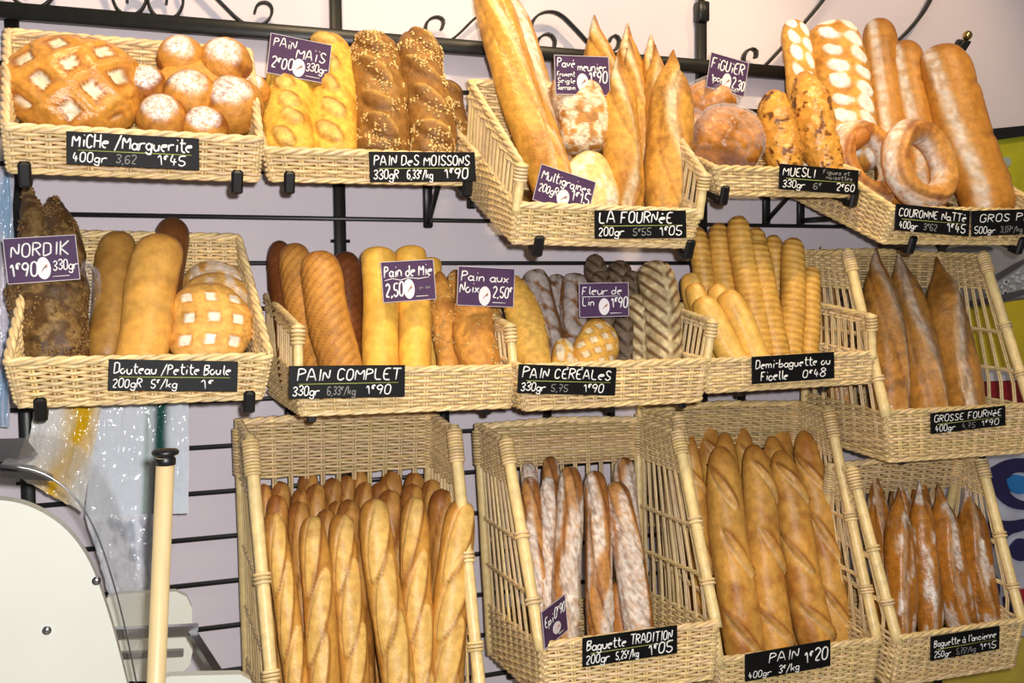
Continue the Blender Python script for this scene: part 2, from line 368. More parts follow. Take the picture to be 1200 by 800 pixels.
BASKETS = [
 ('miche', 'low', -0.4, [-0.0078, 1.7231, 0.4126, 0.3014, 0.357, 0.0022, 0.0093, 0.0761, 0.01, -0.0, 0.07, 0.0178, 0.0102, 0.1917, 0.0213, -0.0061], 'shallow wicker basket at the top left holding the lattice loaf and the flower-shaped loaf'),
 ('moissons', 'low', -0.34, [0.4329, 1.7313, 0.4043, 0.3, 0.3355, 0.0115, 0.0029, 0.0566, 0.01, 0.0, 0.07, 0.008, 0, 0.095, -0.0082, 0.007], 'shallow wicker tray holding the yellow corn loaves and the seeded brown loaves'),
 ('fournee', 'mid', -0.455, [0.8867, 1.6033, 0.4005, 0.3389, 0.4102, 0.0061, 0.0034, 0.0783, 0.0028, 0.0096, 0.1528, 0.02, -0.0034, 0.2418, -0.0008, -0.0153], 'tilted open-sided wicker basket in the top row with pointed loaves and two leaning long loaves'),
 ('figuier', 'low', -0.38, [1.3855, 1.7247, 0.3431, 0.3, 0.3187, 0.0233, -0.0058, 0.0545, 0.01, -0.0, 0.07, 0.005, 0, 0.062, -0.0066, 0.0075], 'shallow wicker tray holding the wrapped fig buns and the studded muesli loaves'),
 ('couronne', 'low', -0.45, [1.8403, 1.6141, 0.475, 0.4131, 0.3839, -0.0005, 0.0035, 0.0809, 0.01, -0.0, 0.07, 0.015, 0.01, 0.14, -0.0089, 0.0008], 'tilted wicker basket at the top right holding the ring loaves and big brown loaves'),
 ('nordik', 'low', -0.42, [-0.0086, 1.3193, 0.4053, 0.3405, 0.3478, 0.0121, 0.0101, 0.086, 0.01, 0.0, 0.07, -0.0116, 0.0129, 0.2033, 0.0074, -0.0121], 'wicker basket of the middle row holding dark rye loaves and small round loaves'),
 ('complet', 'mid', -0.42, [0.4791, 1.2784, 0.4259, 0.3465, 0.0246, 0.0089, 0.0033, 0.0793, 0.0037, 0.0158, 0.1617, 0.0065, 0.0086, 0.2132, 0.0515, -0.0193], 'wicker basket with raised sides holding brown wholemeal loaves and smooth sandwich loaves'),
 ('cereales', 'low', -0.45, [0.9115, 1.2707, 0.405, 0.3, 0.0279, 0.0123, 0.0027, 0.0844, 0.01, 0.0, 0.07, 0.0, 0, 0.1, -0.0012, -0.004], 'low wicker basket holding striped dark loaves and floured cereal loaves'),
 ('demi', 'mid', -0.435, [1.3601, 1.2874, 0.4292, 0.23, 0.0663, 0.0078, 0.0011, 0.0671, -0.0061, -0.0034, 0.1522, -0.012, -0.0039, 0.1695, -0.0189, 0.0095], 'wicker basket of slim golden half baguettes and thin ridged sticks'),
 ('grosse', 'tall', -0.46, [1.8245, 1.1011, 0.4088, 0.3226, 0.0604, 0.0195, -0.0004, 0.1151, 0.009, 0.1761, 0.4783, 0.0168, 0.0113, 0.4795, -0.0094, -0.0107], 'tall wicker basket at the right of the middle row with three large pointed brown loaves'),
 ('baguettes', 'tall', -0.48, [0.3939, 0.5483, 0.3945, 0.3814, 0.0635, 0.0004, 0.0156, 0.1522, 0.0157, 0.2306, 0.6528, 0.0171, 0.018, 0.6611, 0.0311, -0.0133], 'tall wicker basket at the bottom left packed full of golden baguettes'),
 ('tradition', 'tall', -0.525, [0.9062, 0.6948, 0.3806, 0.3325, -0.06, 0.0094, 0.0082, 0.1142, 0.0163, 0.1554, 0.5006, 0.0162, 0.0157, 0.5221, -0.0093, -0.0135], 'tall wicker basket half filled with white floured baguettes'),
 ('pain', 'tall', -0.455, [1.3611, 0.5712, 0.4096, 0.388, 0.1012, 0.0047, 0.0044, 0.1258, 0.0047, 0.2445, 0.6128, 0.025, 0.0139, 0.5992, -0.0323, -0.0136], 'tall wicker basket of thick golden loaves between the floured and the pointed baguettes'),
 ('ancienne', 'tall', -0.5, [1.7735, 0.5856, 0.3699, 0.2866, 0.1938, -0.0002, 0.0041, 0.1247, 0.0131, 0.2135, 0.4478, 0.0169, -0.0003, 0.4342, -0.0183, -0.0081], 'tall wicker basket at the bottom right holding glossy dark pointed baguettes'),
]
for a in BASKETS: basket(*a)

# brackets: wall plate, arm under the basket, strut, turned-up end cap
def bracket(key, px, tip_px, label, drop=.10, strut=True, plate_top=.02):
    b = BK[key]; G = b['G']; D, N, X, o = b['D'], b['N'], b['X'], b['o']
    fx = at(tip_px[0], tip_px[1], b['Yf'])[0]
    f = o + X * ((fx - o[0]) / X[0]) - N * .014
    k = f + D * ((-.045 - f[1]) / D[1])
    root = empty('shelf_bracket', (k[0], -.03, k[2] - drop), label, 'bracket', 'iron brackets under the baskets')
    mb = MB(); mb.box((k[0], -.042, k[2] - drop / 2 + plate_top / 2), X3 * .011, Y3 * .006, Z3 * (drop / 2 + plate_top / 2), bev=.003); mb.build('wall_plate', MIRON, root)
    mb = MB(); c = (f + k) / 2; mb.box(c, X * .0065, D * np.linalg.norm(k - f) / 2, N * .006, bev=.002); mb.build('arm', MIRON, root)
    if strut:
        a = np.array([k[0], -.048, k[2] - drop + .012]); e = lerp(k, f, .42) - N * .004; mb = MB(); mb.tube([a, e], .007, 8, flat=.8); mb.build('strut', MIRON, root)
    mb = MB(); q = f - D * .016 + N * .012; mb.box(q, X * .0105, D * .006, N * .022, bev=.004); mb.box(f - D * .004 - N * .004, X * .0105, D * .016, N * .007, bev=.003); mb.build('end_cap', MBLACK, root, smooth=False)
for key, tip, lab, kw in [
 ('miche', (30, 195), 'left black bracket under the top left basket', dict(strut=False, drop=.05)), ('miche', (277, 208), 'right black bracket under the top left basket', dict(strut=False, drop=.05)),
 ('moissons', (338, 208), 'left black bracket under the seeded loaf tray', dict(strut=False, drop=.04)), ('moissons', (545, 214), 'black bracket with diagonal strut between the seeded loaf tray and the pointed loaf basket', dict(drop=.16)),
 ('fournee', (628, 284), 'left black bracket clipped under the pointed loaf basket', dict(drop=.06)), ('fournee', (804, 280), 'right black bracket clipped under the pointed loaf basket', dict(drop=.06)),
 ('figuier', (845, 222), 'left black bracket under the fig bun tray', dict(strut=False, drop=.04)), ('figuier', (996, 228), 'right black bracket with diagonal strut under the muesli sign', dict(drop=.14)),
 ('couronne', (1064, 282), 'left black bracket under the ring loaf basket', dict(drop=.08)), ('couronne', (1190, 282), 'right black bracket under the ring loaf basket', dict(drop=.08)),
 ('nordik', (48, 465), 'left black bracket under the dark rye loaf basket', dict(strut=False, drop=.08)), ('nordik', (291, 460), 'right black bracket under the dark rye loaf basket', dict(strut=False, drop=.10)),
 ]: bracket(key, None, tip, lab, **kw)
def flatarm(x, key, label, drop=.1):
    b = BK[key]; o, D, N, X = b['o'], b['D'], b['N'], b['X']
    k = o + X * ((x - o[0]) / X[0]) - N * .014; k = k + D * ((-.045 - k[1]) / D[1]); f = o + X * ((x - o[0]) / X[0]) - N * .014 + D * .05
    root = empty('shelf_bracket', (x, -.03, k[2] - drop), label, 'bracket', 'iron brackets under the baskets')
    mb = MB(); mb.box((x, -.042, k[2] - drop / 2 + .008), X3 * .011, Y3 * .006, Z3 * (drop / 2 + .012), bev=.003); mb.build('wall_plate', MIRON, root)
    mb = MB(); mb.box((f + k) / 2, X * .0065, D * np.linalg.norm(k - f) / 2, N * .006, bev=.002); mb.build('arm', MIRON, root)
    mb = MB(); mb.box(f, X * .009, D * .006, N * .011, bev=.003); mb.build('end_cap', MBLACK, root, smooth=False)
for x, key, lab in [(.295, 'complet', 'left bracket under the wholemeal loaf basket'), (.66, 'complet', 'right bracket under the wholemeal loaf basket'), (.925, 'cereales', 'bracket under the middle of the cereal loaf basket'),
                    (1.10, 'cereales', 'bracket under the right end of the cereal loaf basket'), (1.26, 'demi', 'left bracket under the half baguette basket'), (1.49, 'demi', 'right bracket under the half baguette basket'),
                    (1.70, 'grosse', 'left bracket under the large pointed loaf basket'), (1.95, 'grosse', 'right bracket under the large pointed loaf basket'),
                    (.28, 'baguettes', 'left bracket under the basket packed with golden baguettes'), (.52, 'baguettes', 'right bracket under the basket packed with golden baguettes'),
                    (.82, 'tradition', 'left bracket under the floured baguette basket'), (1.03, 'tradition', 'right bracket under the floured baguette basket'),
                    (1.22, 'pain', 'left bracket under the thick golden loaf basket'), (1.44, 'pain', 'right bracket under the thick golden loaf basket'),
                    (1.68, 'ancienne', 'left bracket under the dark pointed baguette basket'), (1.88, 'ancienne', 'right bracket under the dark pointed baguette basket')]: flatarm(x, key, lab)
# ------------------------------------------------------------------ bread
def L3(*c): return np.array(lin(c))
def mixc(a, b, t): return a + (b - a) * t[..., None]
PU = np.linspace(0, 1, 401); PR = np.interp(PU, [0, .015, .05, .10, .2, .34, .52, .64, .74, .81, .865, .91, .955, 1], [0, .38, .60, .75, .92, 1, 1, .98, .89, .71, .48, .27, .15, .03])
PR = np.r_[PR[:8], np.convolve(np.pad(PR, 8, 'edge'), np.ones(17) / 17, 'same')[8:-8][8:]]; PR[0] = 0
PROF = {
 'round': lambda u: (1 - np.abs(2 * u - 1) ** 11) ** .5 * (.93 + .07 * np.sin(np.pi * u)),
 'blunt': lambda u: (1 - np.abs(2 * u - 1) ** 9) ** .5,
 'oval': lambda u: (1 - np.abs(2 * u - 1) ** 2.6) ** .55,
 'ball': lambda u: (1 - np.abs(2 * u - 1) ** 2.0) ** .5,
 'cyl': lambda u: (1 - np.abs(2 * u - 1) ** 34) ** .5,
 'point': lambda u: np.interp(u, PU, PR),
 'taper': lambda u: (1 - np.clip(1 - u * 4, 0, 1) ** 2.2) ** .5 * (1 - np.clip((u - .35) / .65, 0, 1) ** 7) ** .5 * (1 - .12 * u),
}
def slash(xa, b, W, uc, xc_, ang, Lh, hw):
    ca, sa = math.cos(ang), math.sin(ang); db = b - uc; dx = xa - xc_
    al = (db * ca + dx * sa) / Lh; ac = -db * sa + dx * ca
    env = np.sqrt(np.clip(1 - al ** 2, 0, 1)); h = hw * env
    inside = sst(0, .25, env) * (1 - sst(h * .8, h * 1.05 + 1e-5, np.abs(ac)))
    ear = np.exp(-((ac - h) / (.05 * W)) ** 2) * sst(0, .4, env); groove = np.exp(-((ac + h) / (.05 * W)) ** 2) * sst(0, .4, env)
    return inside, ear, groove
def surf(kind, g):
    u, v, a, b, c, xa, L, W, P, seed = (g[k] for k in ('u', 'v', 'a', 'b', 'c', 'xa', 'L', 'W', 'P', 'seed'))
    K = KIND[kind]; col = np.tile(K['base'], u.shape + (1,)).reshape(u.shape + (3,)); h = np.zeros_like(u); rg = np.random.default_rng(seed + 11)
    n1 = fbm(P, 22, seed); n2 = fbm(P, 75, seed + 3); n3 = fbm(P, 260, seed + 5)
    h += W * K.get('lump', .05) * (n1 - .5) + W * .022 * (n2 - .5)
    col = mixc(col, K['dark'] + 0 * col, np.clip(sst(.48, .78, n1) * .75 + sst(.6, .8, n2) * .25, 0, 1) * K.get('mott', .8))
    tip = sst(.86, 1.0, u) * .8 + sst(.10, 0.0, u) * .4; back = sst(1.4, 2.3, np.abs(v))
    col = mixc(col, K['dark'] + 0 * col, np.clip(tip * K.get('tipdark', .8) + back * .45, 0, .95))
    pat = K.get('pat')
    if pat == 'slash':
        n = K.get('n', 4); sg = K.get('sign', 1)
        for i in range(n):
            uc = L * (.06 + .92 * (i + .5) / n + rg.uniform(-.02, .02)); ins, ear, gr = slash(xa, b, W, uc, W * rg.uniform(-1, 1) * K.get('jit', .12), -sg * K.get('ang', .36) * rg.uniform(.7, 1.25), L / n * K.get('ov', .8), W * K.get('hw', .26) * rg.uniform(.8, 1.15))
            h += W * (.05 * ins + .055 * ear - .06 * gr)
            col = mixc(col, K['cut'] + 0 * col, ins * K.get('cutk', .8) * (1 - .5 * sst(.45, .75, n2))); col = mixc(col, K['ear'] + 0 * col, np.clip(ear * .75, 0, 1)); col = mixc(col, K.get('seam', K['dark']) + 0 * col, np.clip(gr * K.get('sm', .55), 0, 1))
    if pat == 'twistcut':                                  # one long cut winding along the loaf with floury lips
        ph = rg.uniform(0, 6); xc_ = W * .24 * np.sin(b / L * K.get('wind', 7) + ph); d = xa - xc_
        h += W * (.07 * np.exp(-(d / (.10 * W)) ** 2) - .05 * np.exp(-((d - .17 * W) / (.05 * W)) ** 2))
        wdt = W * K.get('fw', .07) * (.6 + .8 * n1); col = mixc(col, K['cut'] + 0 * col, np.exp(-((d - .11 * W) / wdt) ** 2) * (.55 + .45 * sst(.35, .6, n2)))
        col = mixc(col, K['dark'] + 0 * col, np.exp(-((d - .24 * W) / (.05 * W)) ** 2) * .6)
        xe = W * .38 * np.cos(b / L * K.get('wind', 7) * .8 + ph); e = np.exp(-((xa - xe) / (.035 * W)) ** 2); h -= W * .03 * e; col = mixc(col, K['ear'] + 0 * col, e * .5)
    if pat == 'rings':
        q = b + .18 * xa + .004 * (n1 - .5); r_ = .5 + .5 * np.sin(q * 2 * math.pi / K.get('step', .016)); h += W * .03 * r_
        col = mixc(col, K['cut'] + 0 * col, r_ * .55 * sst(1.7, .6, np.abs(v)))
    if pat == 'diag':
        q = (b - .75 * xa + .006 * (n1 - .5)) * 2 * math.pi / .021; e = sst(.55, 1, np.sin(q)) * sst(1.5, .9, np.abs(v + .15)); h -= W * .028 * e; col = mixc(col, K['ear'] + 0 * col, e * .55)
        col = mixc(col, K['cut'] + 0 * col, sst(.2, .9, np.cos(q)) * .3 * sst(1.3, .5, np.abs(v)))
    if pat == 'leaf':
        q = (b - .9 * np.abs(xa - .08 * W) + .004 * (n1 - .5)) / .031; fr = q - np.floor(q); e = sst(.0, .14, fr) * sst(.50, .36, fr) * sst(1.75, 1.35, np.abs(v)) * sst(.02, .09, np.abs(xa - .08 * W) / W) * (.75 + .25 * n2)
        h -= W * .045 * e; col = mixc(col, K['ear'] + 0 * col, e); col = mixc(col, K['cut'] + 0 * col, (1 - e) * (.5 + .5 * sst(.3, .7, n2)) * .75 * sst(1.9, 1.2, np.abs(v)))
    if pat == 'lattice':
        ang = K.get('ang', .785); st = W * K.get('step', .2); ox, oy = K.get('off', (.5, .5)); bb = b - L / 2
        x_ = (a * math.cos(ang) + bb * math.sin(ang)) / st + ox; y_ = (-a * math.sin(ang) + bb * math.cos(ang)) / st + oy; s_ = K.get('size', .27)
        fx = np.abs(x_ - np.floor(x_) - .5); fy = np.abs(y_ - np.floor(y_) - .5); m_ = np.maximum(fx, fy)
        rad = np.sqrt((a / (W / 2)) ** 2 + (bb / (L / 2)) ** 2); e = sst(s_ + .03, s_ - .04, m_ + .06 * (n2 - .5)) * sst(.92, .84, rad) * (c > 0)
        rim_ = sst(s_ + .16, s_ + .02, m_) * sst(.95, .85, rad) * (c > 0)
        h += -W * K.get('deep', .022) * sst(0, 1, (e + rim_) / 2) + W * .012 * (rim_ - e); h += W * .6 * K.get('deep', 0) * sst(.36, .46, m_) * sst(1.0, .8, rad) * (c > 0); col = mixc(col, K['dark'] + 0 * col, np.clip(rim_ - e, 0, 1) * K.get('rimk', .6)); col = mixc(col, K['cut'] + 0 * col, e * (.8 + .2 * n2))
    if pat == 'ovals':
        for sx in K.get('cols', (-.22, .24)):
            q = b / .046 + (.5 if sx > 0 else 0) + .5 + .9 * (xa - sx * W) / W + .5 * (n1 - .5); fr = q - np.floor(q) - .5; d = np.sqrt((fr / .42) ** 2 + ((xa - sx * W + .08 * W * (n1 - .5)) / (.19 * W)) ** 2); e = sst(1.15, .85, d + 1.1 * (n1 - .5)); h += W * .03 * e; col = mixc(col, K['cut'] + 0 * col, e)
    if pat == 'stripe':
        xs = K.get('sx', -.3) * W + .06 * W * np.sin(b / L * 5 + seed); e = np.exp(-((xa - xs) / (K.get('sw', .10) * W)) ** 2); h -= W * .03 * e; col = mixc(col, K['cut'] + 0 * col, np.clip(e * 1.7, 0, 1) * (.5 + .5 * sst(.35, .55, n2)))
        if K.get('joint'):
            for f_ in (.42, .72): e = np.exp(-((b / L - f_ - .05 * xa / W) / .012) ** 2) * sst(.0, .5, v); h -= W * .03 * e; col = mixc(col, K['dark'] + 0 * col, e * .6)
    if pat == 'chunks':
        q = fbm(P, 85, seed + 9, 2); e = sst(.64, .70, q); h += W * .05 * sst(.45, .7, q) - W * .05 * e; col = mixc(col, K['cut'] + 0 * col, e * .9)
    fl_ = K.get('flour', 0)
    if fl_:
        Q = P * np.array([1, 1, K.get('fst', .28)]); m_ = sst(.62 - fl_ * .25, .72 - fl_ * .25, fbm(Q, K.get('ff', 60), seed + 21)) * sst(2.1, 1.2, np.abs(v)) * (.35 + .65 * sst(.3, .6, n3)); col = mixc(col, K.get('fcol', FLOUR) + 0 * col, m_ * .85)
    col = np.clip(col, 0, 1) ** 1.12; sat = 1 - col.min(-1) / np.maximum(col.max(-1), 1e-4); col[..., 1] *= 1 + .08 * sst(.45, .8, sat)
    return h, np.clip(col * (.86 + .28 * n3)[..., None], 0, 1)
FLOUR = L3(228, 220, 208)
GOLD, BROWN, PALE, EAR = L3(208, 154, 80), L3(160, 98, 42), L3(230, 188, 116), L3(148, 86, 38)
KIND = {
 'baguette': dict(prof='round', base=GOLD, dark=BROWN, cut=PALE, ear=EAR, seam=L3(225, 185, 130), pat='slash', n=4, ang=.24, sign=-1, ov=.72, hw=.3, mott=.6, sm=.6, mat='MFINE', hi=1),
 'plain': dict(prof='round', base=L3(188, 128, 66), dark=L3(128, 72, 32), cut=L3(204, 150, 84), ear=EAR, pat='slash', n=4, ang=.24, sign=-1, ov=.7, hw=.3, mott=.8, tipdark=1, mat='MFINE', lo=1),
 'pain': dict(prof='taper', base=L3(214, 160, 84), dark=L3(164, 100, 42), cut=L3(222, 168, 92), ear=L3(140, 80, 32), seam=L3(226, 190, 145), pat='slash', n=3, ang=.62, ov=.36, hw=.10, jit=.28, cutk=.5, mott=.95, hi=1, mat='MFINE'),
 'trad': dict(prof='round', base=L3(172, 112, 58), dark=L3(118, 72, 42), cut=L3(196, 140, 84), ear=L3(120, 74, 40), pat='slash', n=3, ang=.2, flour=.78, fst=.13, ff=34, mott=.6, mat='MCRUST'),
 'pointed': dict(prof='point', base=L3(216, 158, 76), dark=L3(146, 84, 36), cut=L3(236, 218, 184), ear=L3(150, 92, 40), pat='twistcut', fw=.10, mott=.75, tipdark=1.0, mat='MCRUST'),
 'longpoint': dict(prof='round', base=L3(214, 158, 74), dark=L3(150, 86, 32), cut=L3(236, 222, 190), ear=L3(140, 82, 34), pat='twistcut', wind=5, mott=.7, mat='MGLAZE'),
 'longfloury': dict(prof='round', base=L3(206, 150, 74), dark=L3(150, 92, 40), cut=L3(240, 230, 206), ear=L3(140, 82, 34), pat='twistcut', wind=5, fw=.16, flour=.55, mott=.6, mat='MCRUST'),
 'grosse': dict(prof='point', base=L3(184, 128, 62), dark=L3(92, 58, 32), cut=L3(226, 210, 190), ear=L3(104, 60, 30), pat='twistcut', wind=4.5, fw=.11, mott=.7, tipdark=1.0, mat='MGLAZE'),
 'ancienne': dict(prof='point', base=L3(182, 118, 46), dark=L3(104, 62, 26), cut=L3(210, 184, 158), ear=L3(98, 56, 26), pat='twistcut', wind=4.0, fw=.06, mott=.7, tipdark=1.0, mat='MGLAZE', flour=.25),
 'gros': dict(prof='round', base=L3(206, 142, 62), dark=L3(152, 92, 38), cut=L3(236, 222, 200), ear=EAR, pat='stripe', joint=1, mott=.6, mat='MFINE', sx=-.36, sw=.10),
 'mais': dict(prof='blunt', base=L3(240, 192, 92), dark=L3(200, 132, 48), cut=PALE, ear=EAR, lump=.16, mott=1.0, pat='slash', n=5, ang=.9, hw=.16, ov=.5, mat='MCRUST'),
 'moissons': dict(prof='blunt', base=L3(162, 114, 60), dark=L3(116, 76, 38), cut=L3(136, 90, 44), ear=L3(206, 164, 96), lump=.18, pat='slash', n=4, ang=.85, hw=.15, ov=.5, seeds=(L3(236, 200, 130), 700), ss=1.35, mat='MCRUST'),
 'nordik': dict(prof='oval', base=L3(104, 74, 44), dark=L3(58, 40, 26), flour=.62, fst=.9, ff=45, fcol=L3(150, 118, 76), cut=PALE, ear=EAR, hi=1, lump=.26, seeds=(L3(146, 110, 64), 620), ss=1.3, mat='MCRUST', seedfrac=.6),
 'douteau': dict(prof='blunt', base=L3(228, 170, 90), dark=L3(178, 114, 50), cut=PALE, ear=EAR, mott=.5, mat='MFINE'),
 'douteaumid': dict(prof='blunt', base=L3(184, 136, 70), dark=L3(138, 88, 42), cut=PALE, ear=EAR, mott=.6, mat='MFINE'),  # shaded copy of the smooth golden loaf, shade put into its crust colour
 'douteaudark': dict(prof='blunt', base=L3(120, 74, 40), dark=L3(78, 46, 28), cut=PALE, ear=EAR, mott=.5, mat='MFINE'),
 'mie': dict(prof='cyl', base=L3(238, 184, 88), dark=L3(204, 140, 60), cut=PALE, ear=EAR, mott=.35, lump=.015, tipdark=.3, mat='MFINE'),
 'complet': dict(prof='round', base=L3(202, 142, 72), dark=L3(118, 66, 34), cut=L3(216, 158, 88), ear=L3(144, 90, 44), pat='diag', mott=.35, mat='MFINE', hi=1),
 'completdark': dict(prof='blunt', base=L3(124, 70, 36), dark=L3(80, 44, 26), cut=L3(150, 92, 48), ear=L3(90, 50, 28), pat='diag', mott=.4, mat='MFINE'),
 'noix': dict(prof='oval', base=L3(214, 152, 78), dark=L3(156, 96, 44), cut=L3(176, 110, 50), ear=EAR, lump=.18, seeds=(L3(236, 196, 124), 260), ss=1.2, mott=.8, mat='MCRUST'),
 'cereal': dict(prof='oval', base=L3(222, 172, 88), dark=L3(180, 122, 58), cut=PALE, ear=EAR, lump=.06, seeds=(L3(222, 190, 130), 200), seedside=1, mott=.5, mat='MCRUST'),
 'flouredbrown': dict(prof='blunt', base=L3(134, 90, 54), dark=L3(92, 60, 38), cut=L3(178, 168, 160), ear=EAR, pat='ovals', cols=(-.2, .2), flour=.5, fcol=L3(170, 160, 152), mat='MCRUST'),
 'yellowcut': dict(prof='oval', base=L3(224, 172, 88), dark=L3(178, 120, 56), cut=L3(226, 210, 178), ear=EAR, pat='ovals', cols=(-.2, .25), mat='MCRUST'),
 'linround': dict(prof='oval', base=L3(222, 168, 84), dark=L3(172, 112, 50), cut=L3(228, 214, 182), ear=EAR, pat='lattice', step=.27, size=.26, ang=.6, mat='MCRUST', hi=1),
 'leaf': dict(prof='blunt', base=L3(116, 80, 48), dark=L3(78, 52, 32), cut=L3(234, 216, 172), ear=L3(112, 70, 40), pat='leaf', mott=.5, mat='MCRUST', hi=1),
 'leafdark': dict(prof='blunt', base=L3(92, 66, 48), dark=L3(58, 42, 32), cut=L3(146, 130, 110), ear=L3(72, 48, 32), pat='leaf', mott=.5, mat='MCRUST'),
 'demi': dict(prof='round', base=L3(230, 182, 98), dark=L3(196, 136, 64), cut=PALE, ear=EAR, mott=.5, pat='stripe', sx=.1, mat='MFINE'),
 'ficelle': dict(prof='round', base=L3(196, 142, 66), dark=L3(146, 96, 42), cut=L3(238, 196, 112), ear=EAR, pat='rings', mott=.55, mat='MFINE'),
 'muesli': dict(prof='oval', base=L3(222, 160, 74), dark=L3(170, 104, 42), cut=L3(112, 60, 28), ear=EAR, lump=.12, pat='chunks', mat='MGLAZE', hi=1),
 'twist': dict(prof='blunt', base=L3(226, 166, 84), dark=L3(180, 114, 46), cut=L3(246, 242, 230), ear=EAR, pat='ovals', lump=.08, mat='MCRUST', hi=1),
 'miche': dict(prof='ball', base=L3(216, 152, 70), dark=L3(166, 98, 36), cut=L3(240, 230, 200), ear=EAR, pat='lattice', step=.235, size=.20, ang=.62, off=(.3, .35), lump=.03, deep=.04, rimk=.95, mat='MGLAZE', hi=2),
 'boule': dict(prof='oval', base=L3(230, 174, 98), dark=L3(190, 126, 58), cut=L3(246, 240, 222), ear=EAR, pat='lattice', step=.29, size=.21, ang=.03, off=(.5, .5), lump=.03, mat='MCRUST', hi=2, fcol=FLOUR),
 'boulefloured': dict(prof='oval', base=L3(226, 174, 104), dark=L3(186, 124, 60), cut=L3(246, 240, 222), ear=EAR, flour=.6, lump=.04, mat='MCRUST', hi=1),
 'pave': dict(prof='blunt', base=L3(196, 138, 74), dark=L3(150, 98, 52), cut=PALE, ear=EAR, flour=.9, fst=.8, fcol=L3(236, 226, 200), sq=3.2, mat='MCRUST', hi=1),
 'multi': dict(prof='oval', base=L3(228, 200, 140), dark=L3(196, 158, 98), cut=PALE, ear=EAR, flour=.5, fcol=L3(240, 232, 210), mat='MCRUST', lump=.06),
 'fig': dict(prof='oval', base=L3(212, 142, 60), dark=L3(138, 80, 32), cut=PALE, ear=EAR, lump=.24, mott=.9, mat='MGLAZE', hi=1),
 'stub': dict(prof='round', base=L3(190, 122, 58), dark=L3(130, 76, 34), cut=PALE, ear=EAR, mat='MFINE'),
}
MATS = dict(MCRUST=MCRUST, MGLAZE=MGLAZE, MFINE=MFINE)
SEED = [100]
def loaf_shape(p0, p1, W, kind, thick=1.0, bend=0.0, front=(-.25, -1, .08)):
    K = KIND[kind]; SEED[0] += 1; seed = SEED[0]
    p0, p1 = np.asarray(p0, float), np.asarray(p1, float); L = np.linalg.norm(p1 - p0); t = (p1 - p0) / L
    f = np.asarray(front, float); f = f - t * (f @ t); f /= np.linalg.norm(f); s = np.cross(t, f)
    nu, nv = {2: (120, 110), 1: (96, 72)}.get(K.get('hi', 0), (72, 44)) if not K.get('lo') else (48, 30)
    x = np.linspace(0, 1, nu); uu = .45 * x + .55 * (.5 - .5 * np.cos(np.pi * x))
    R = np.maximum(PROF[K['prof']](uu), 0) * W / 2; R[0] = R[-1] = 0
    vv = -np.pi + np.arange(nv) * 2 * np.pi / nv; U, V = np.meshgrid(uu, vv, indexing='ij'); RR = R[:, None] + 0 * V
    sqf = 1.0
    if K.get('sq'): e = K['sq']; sqf = (np.abs(np.cos(V)) ** e + np.abs(np.sin(V)) ** e) ** (-1 / e) * .93
    a = RR * np.sin(V) * sqf; c = RR * np.cos(V) * thick * sqf; b = L * U
    P = np.stack([a, c, b], -1) + seed * 1.7
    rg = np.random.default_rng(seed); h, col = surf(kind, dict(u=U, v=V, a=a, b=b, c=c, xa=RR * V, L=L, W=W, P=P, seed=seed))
    fade = np.clip(RR / (W / 2) * 1.5, 0, 1); h = h * fade; lat = RR + h
    bd = bend * np.sin(np.pi * U) + W * .03 * np.sin(U * 9 + seed)
    tr = sqf * (lat / np.maximum(RR, 1e-6)); tr = np.where(RR < 1e-5, 1, tr)
    pos = p0 + t * b[..., None] + s * ((RR * np.sin(V) * tr) + bd)[..., None] + f * (RR * np.cos(V) * tr * thick)[..., None]
    # push lattice relief along the face normal too near flat faces
    return pos, col, dict(t=t, f=f, s=s, L=L, W=W, U=U, V=V, K=K, seed=seed)
def octa(mb, C, A, B, Nn, la, lb, ln, cols):
    n = len(C); V = np.stack([C + A * la, C + B * lb, C - A * la, C - B * lb, C + Nn * ln, C - Nn * ln], 1).reshape(-1, 3)
    base = np.arange(n)[:, None] * 6; T = np.concatenate([base + np.array([q]) for q in ([0, 1, 4], [1, 2, 4], [2, 3, 4], [3, 0, 4], [1, 0, 5], [2, 1, 5], [3, 2, 5], [0, 3, 5])])
    mb.add(V, [T], np.repeat(cols, 6, 0))
def loaf_mesh(p0, p1, W, kind, **kw):
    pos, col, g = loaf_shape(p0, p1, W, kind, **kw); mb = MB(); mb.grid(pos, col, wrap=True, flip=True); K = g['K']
    if K.get('seeds'):
        sc_, n = K['seeds']; rg = np.random.default_rng(g['seed']); nu, nv = pos.shape[:2]
        i = rg.integers(3, nu - 3, n * 6); j = rg.integers(0, nv, n * 6); cl = fbm(pos[i, j], 38, g['seed'] + 2, 2); ok = (np.abs(g['V'][i, j]) < 1.7) & (cl > .53)
        if K.get('seedside'): ok = (np.abs(g['V'][i, j]) > .95) & (np.abs(g['V'][i, j]) < 2.0)
        i, j = i[ok][:n], j[ok][:n]; C = pos[i, j] + rg.normal(0, .0012, (len(i), 3)); V = g['V'][i, j][:, None]; Nn = g['f'] * np.cos(V) + g['s'] * np.sin(V)
        r1 = rg.normal(size=(len(i), 3)); A = np.cross(Nn, r1); A /= np.linalg.norm(A, axis=1)[:, None]; B = np.cross(Nn, A)
        sz = rg.uniform(.6, 1.15, (len(i), 1)) * K.get('ss', 1); octa(mb, C, A, B, Nn, .0042 * sz, .0021 * sz, .0016 * sz, np.clip(sc_ * rg.uniform(.6, 1.15, (len(i), 1)), 0, 1))
    return mb, MATS[K['mat']]
GRP = {}
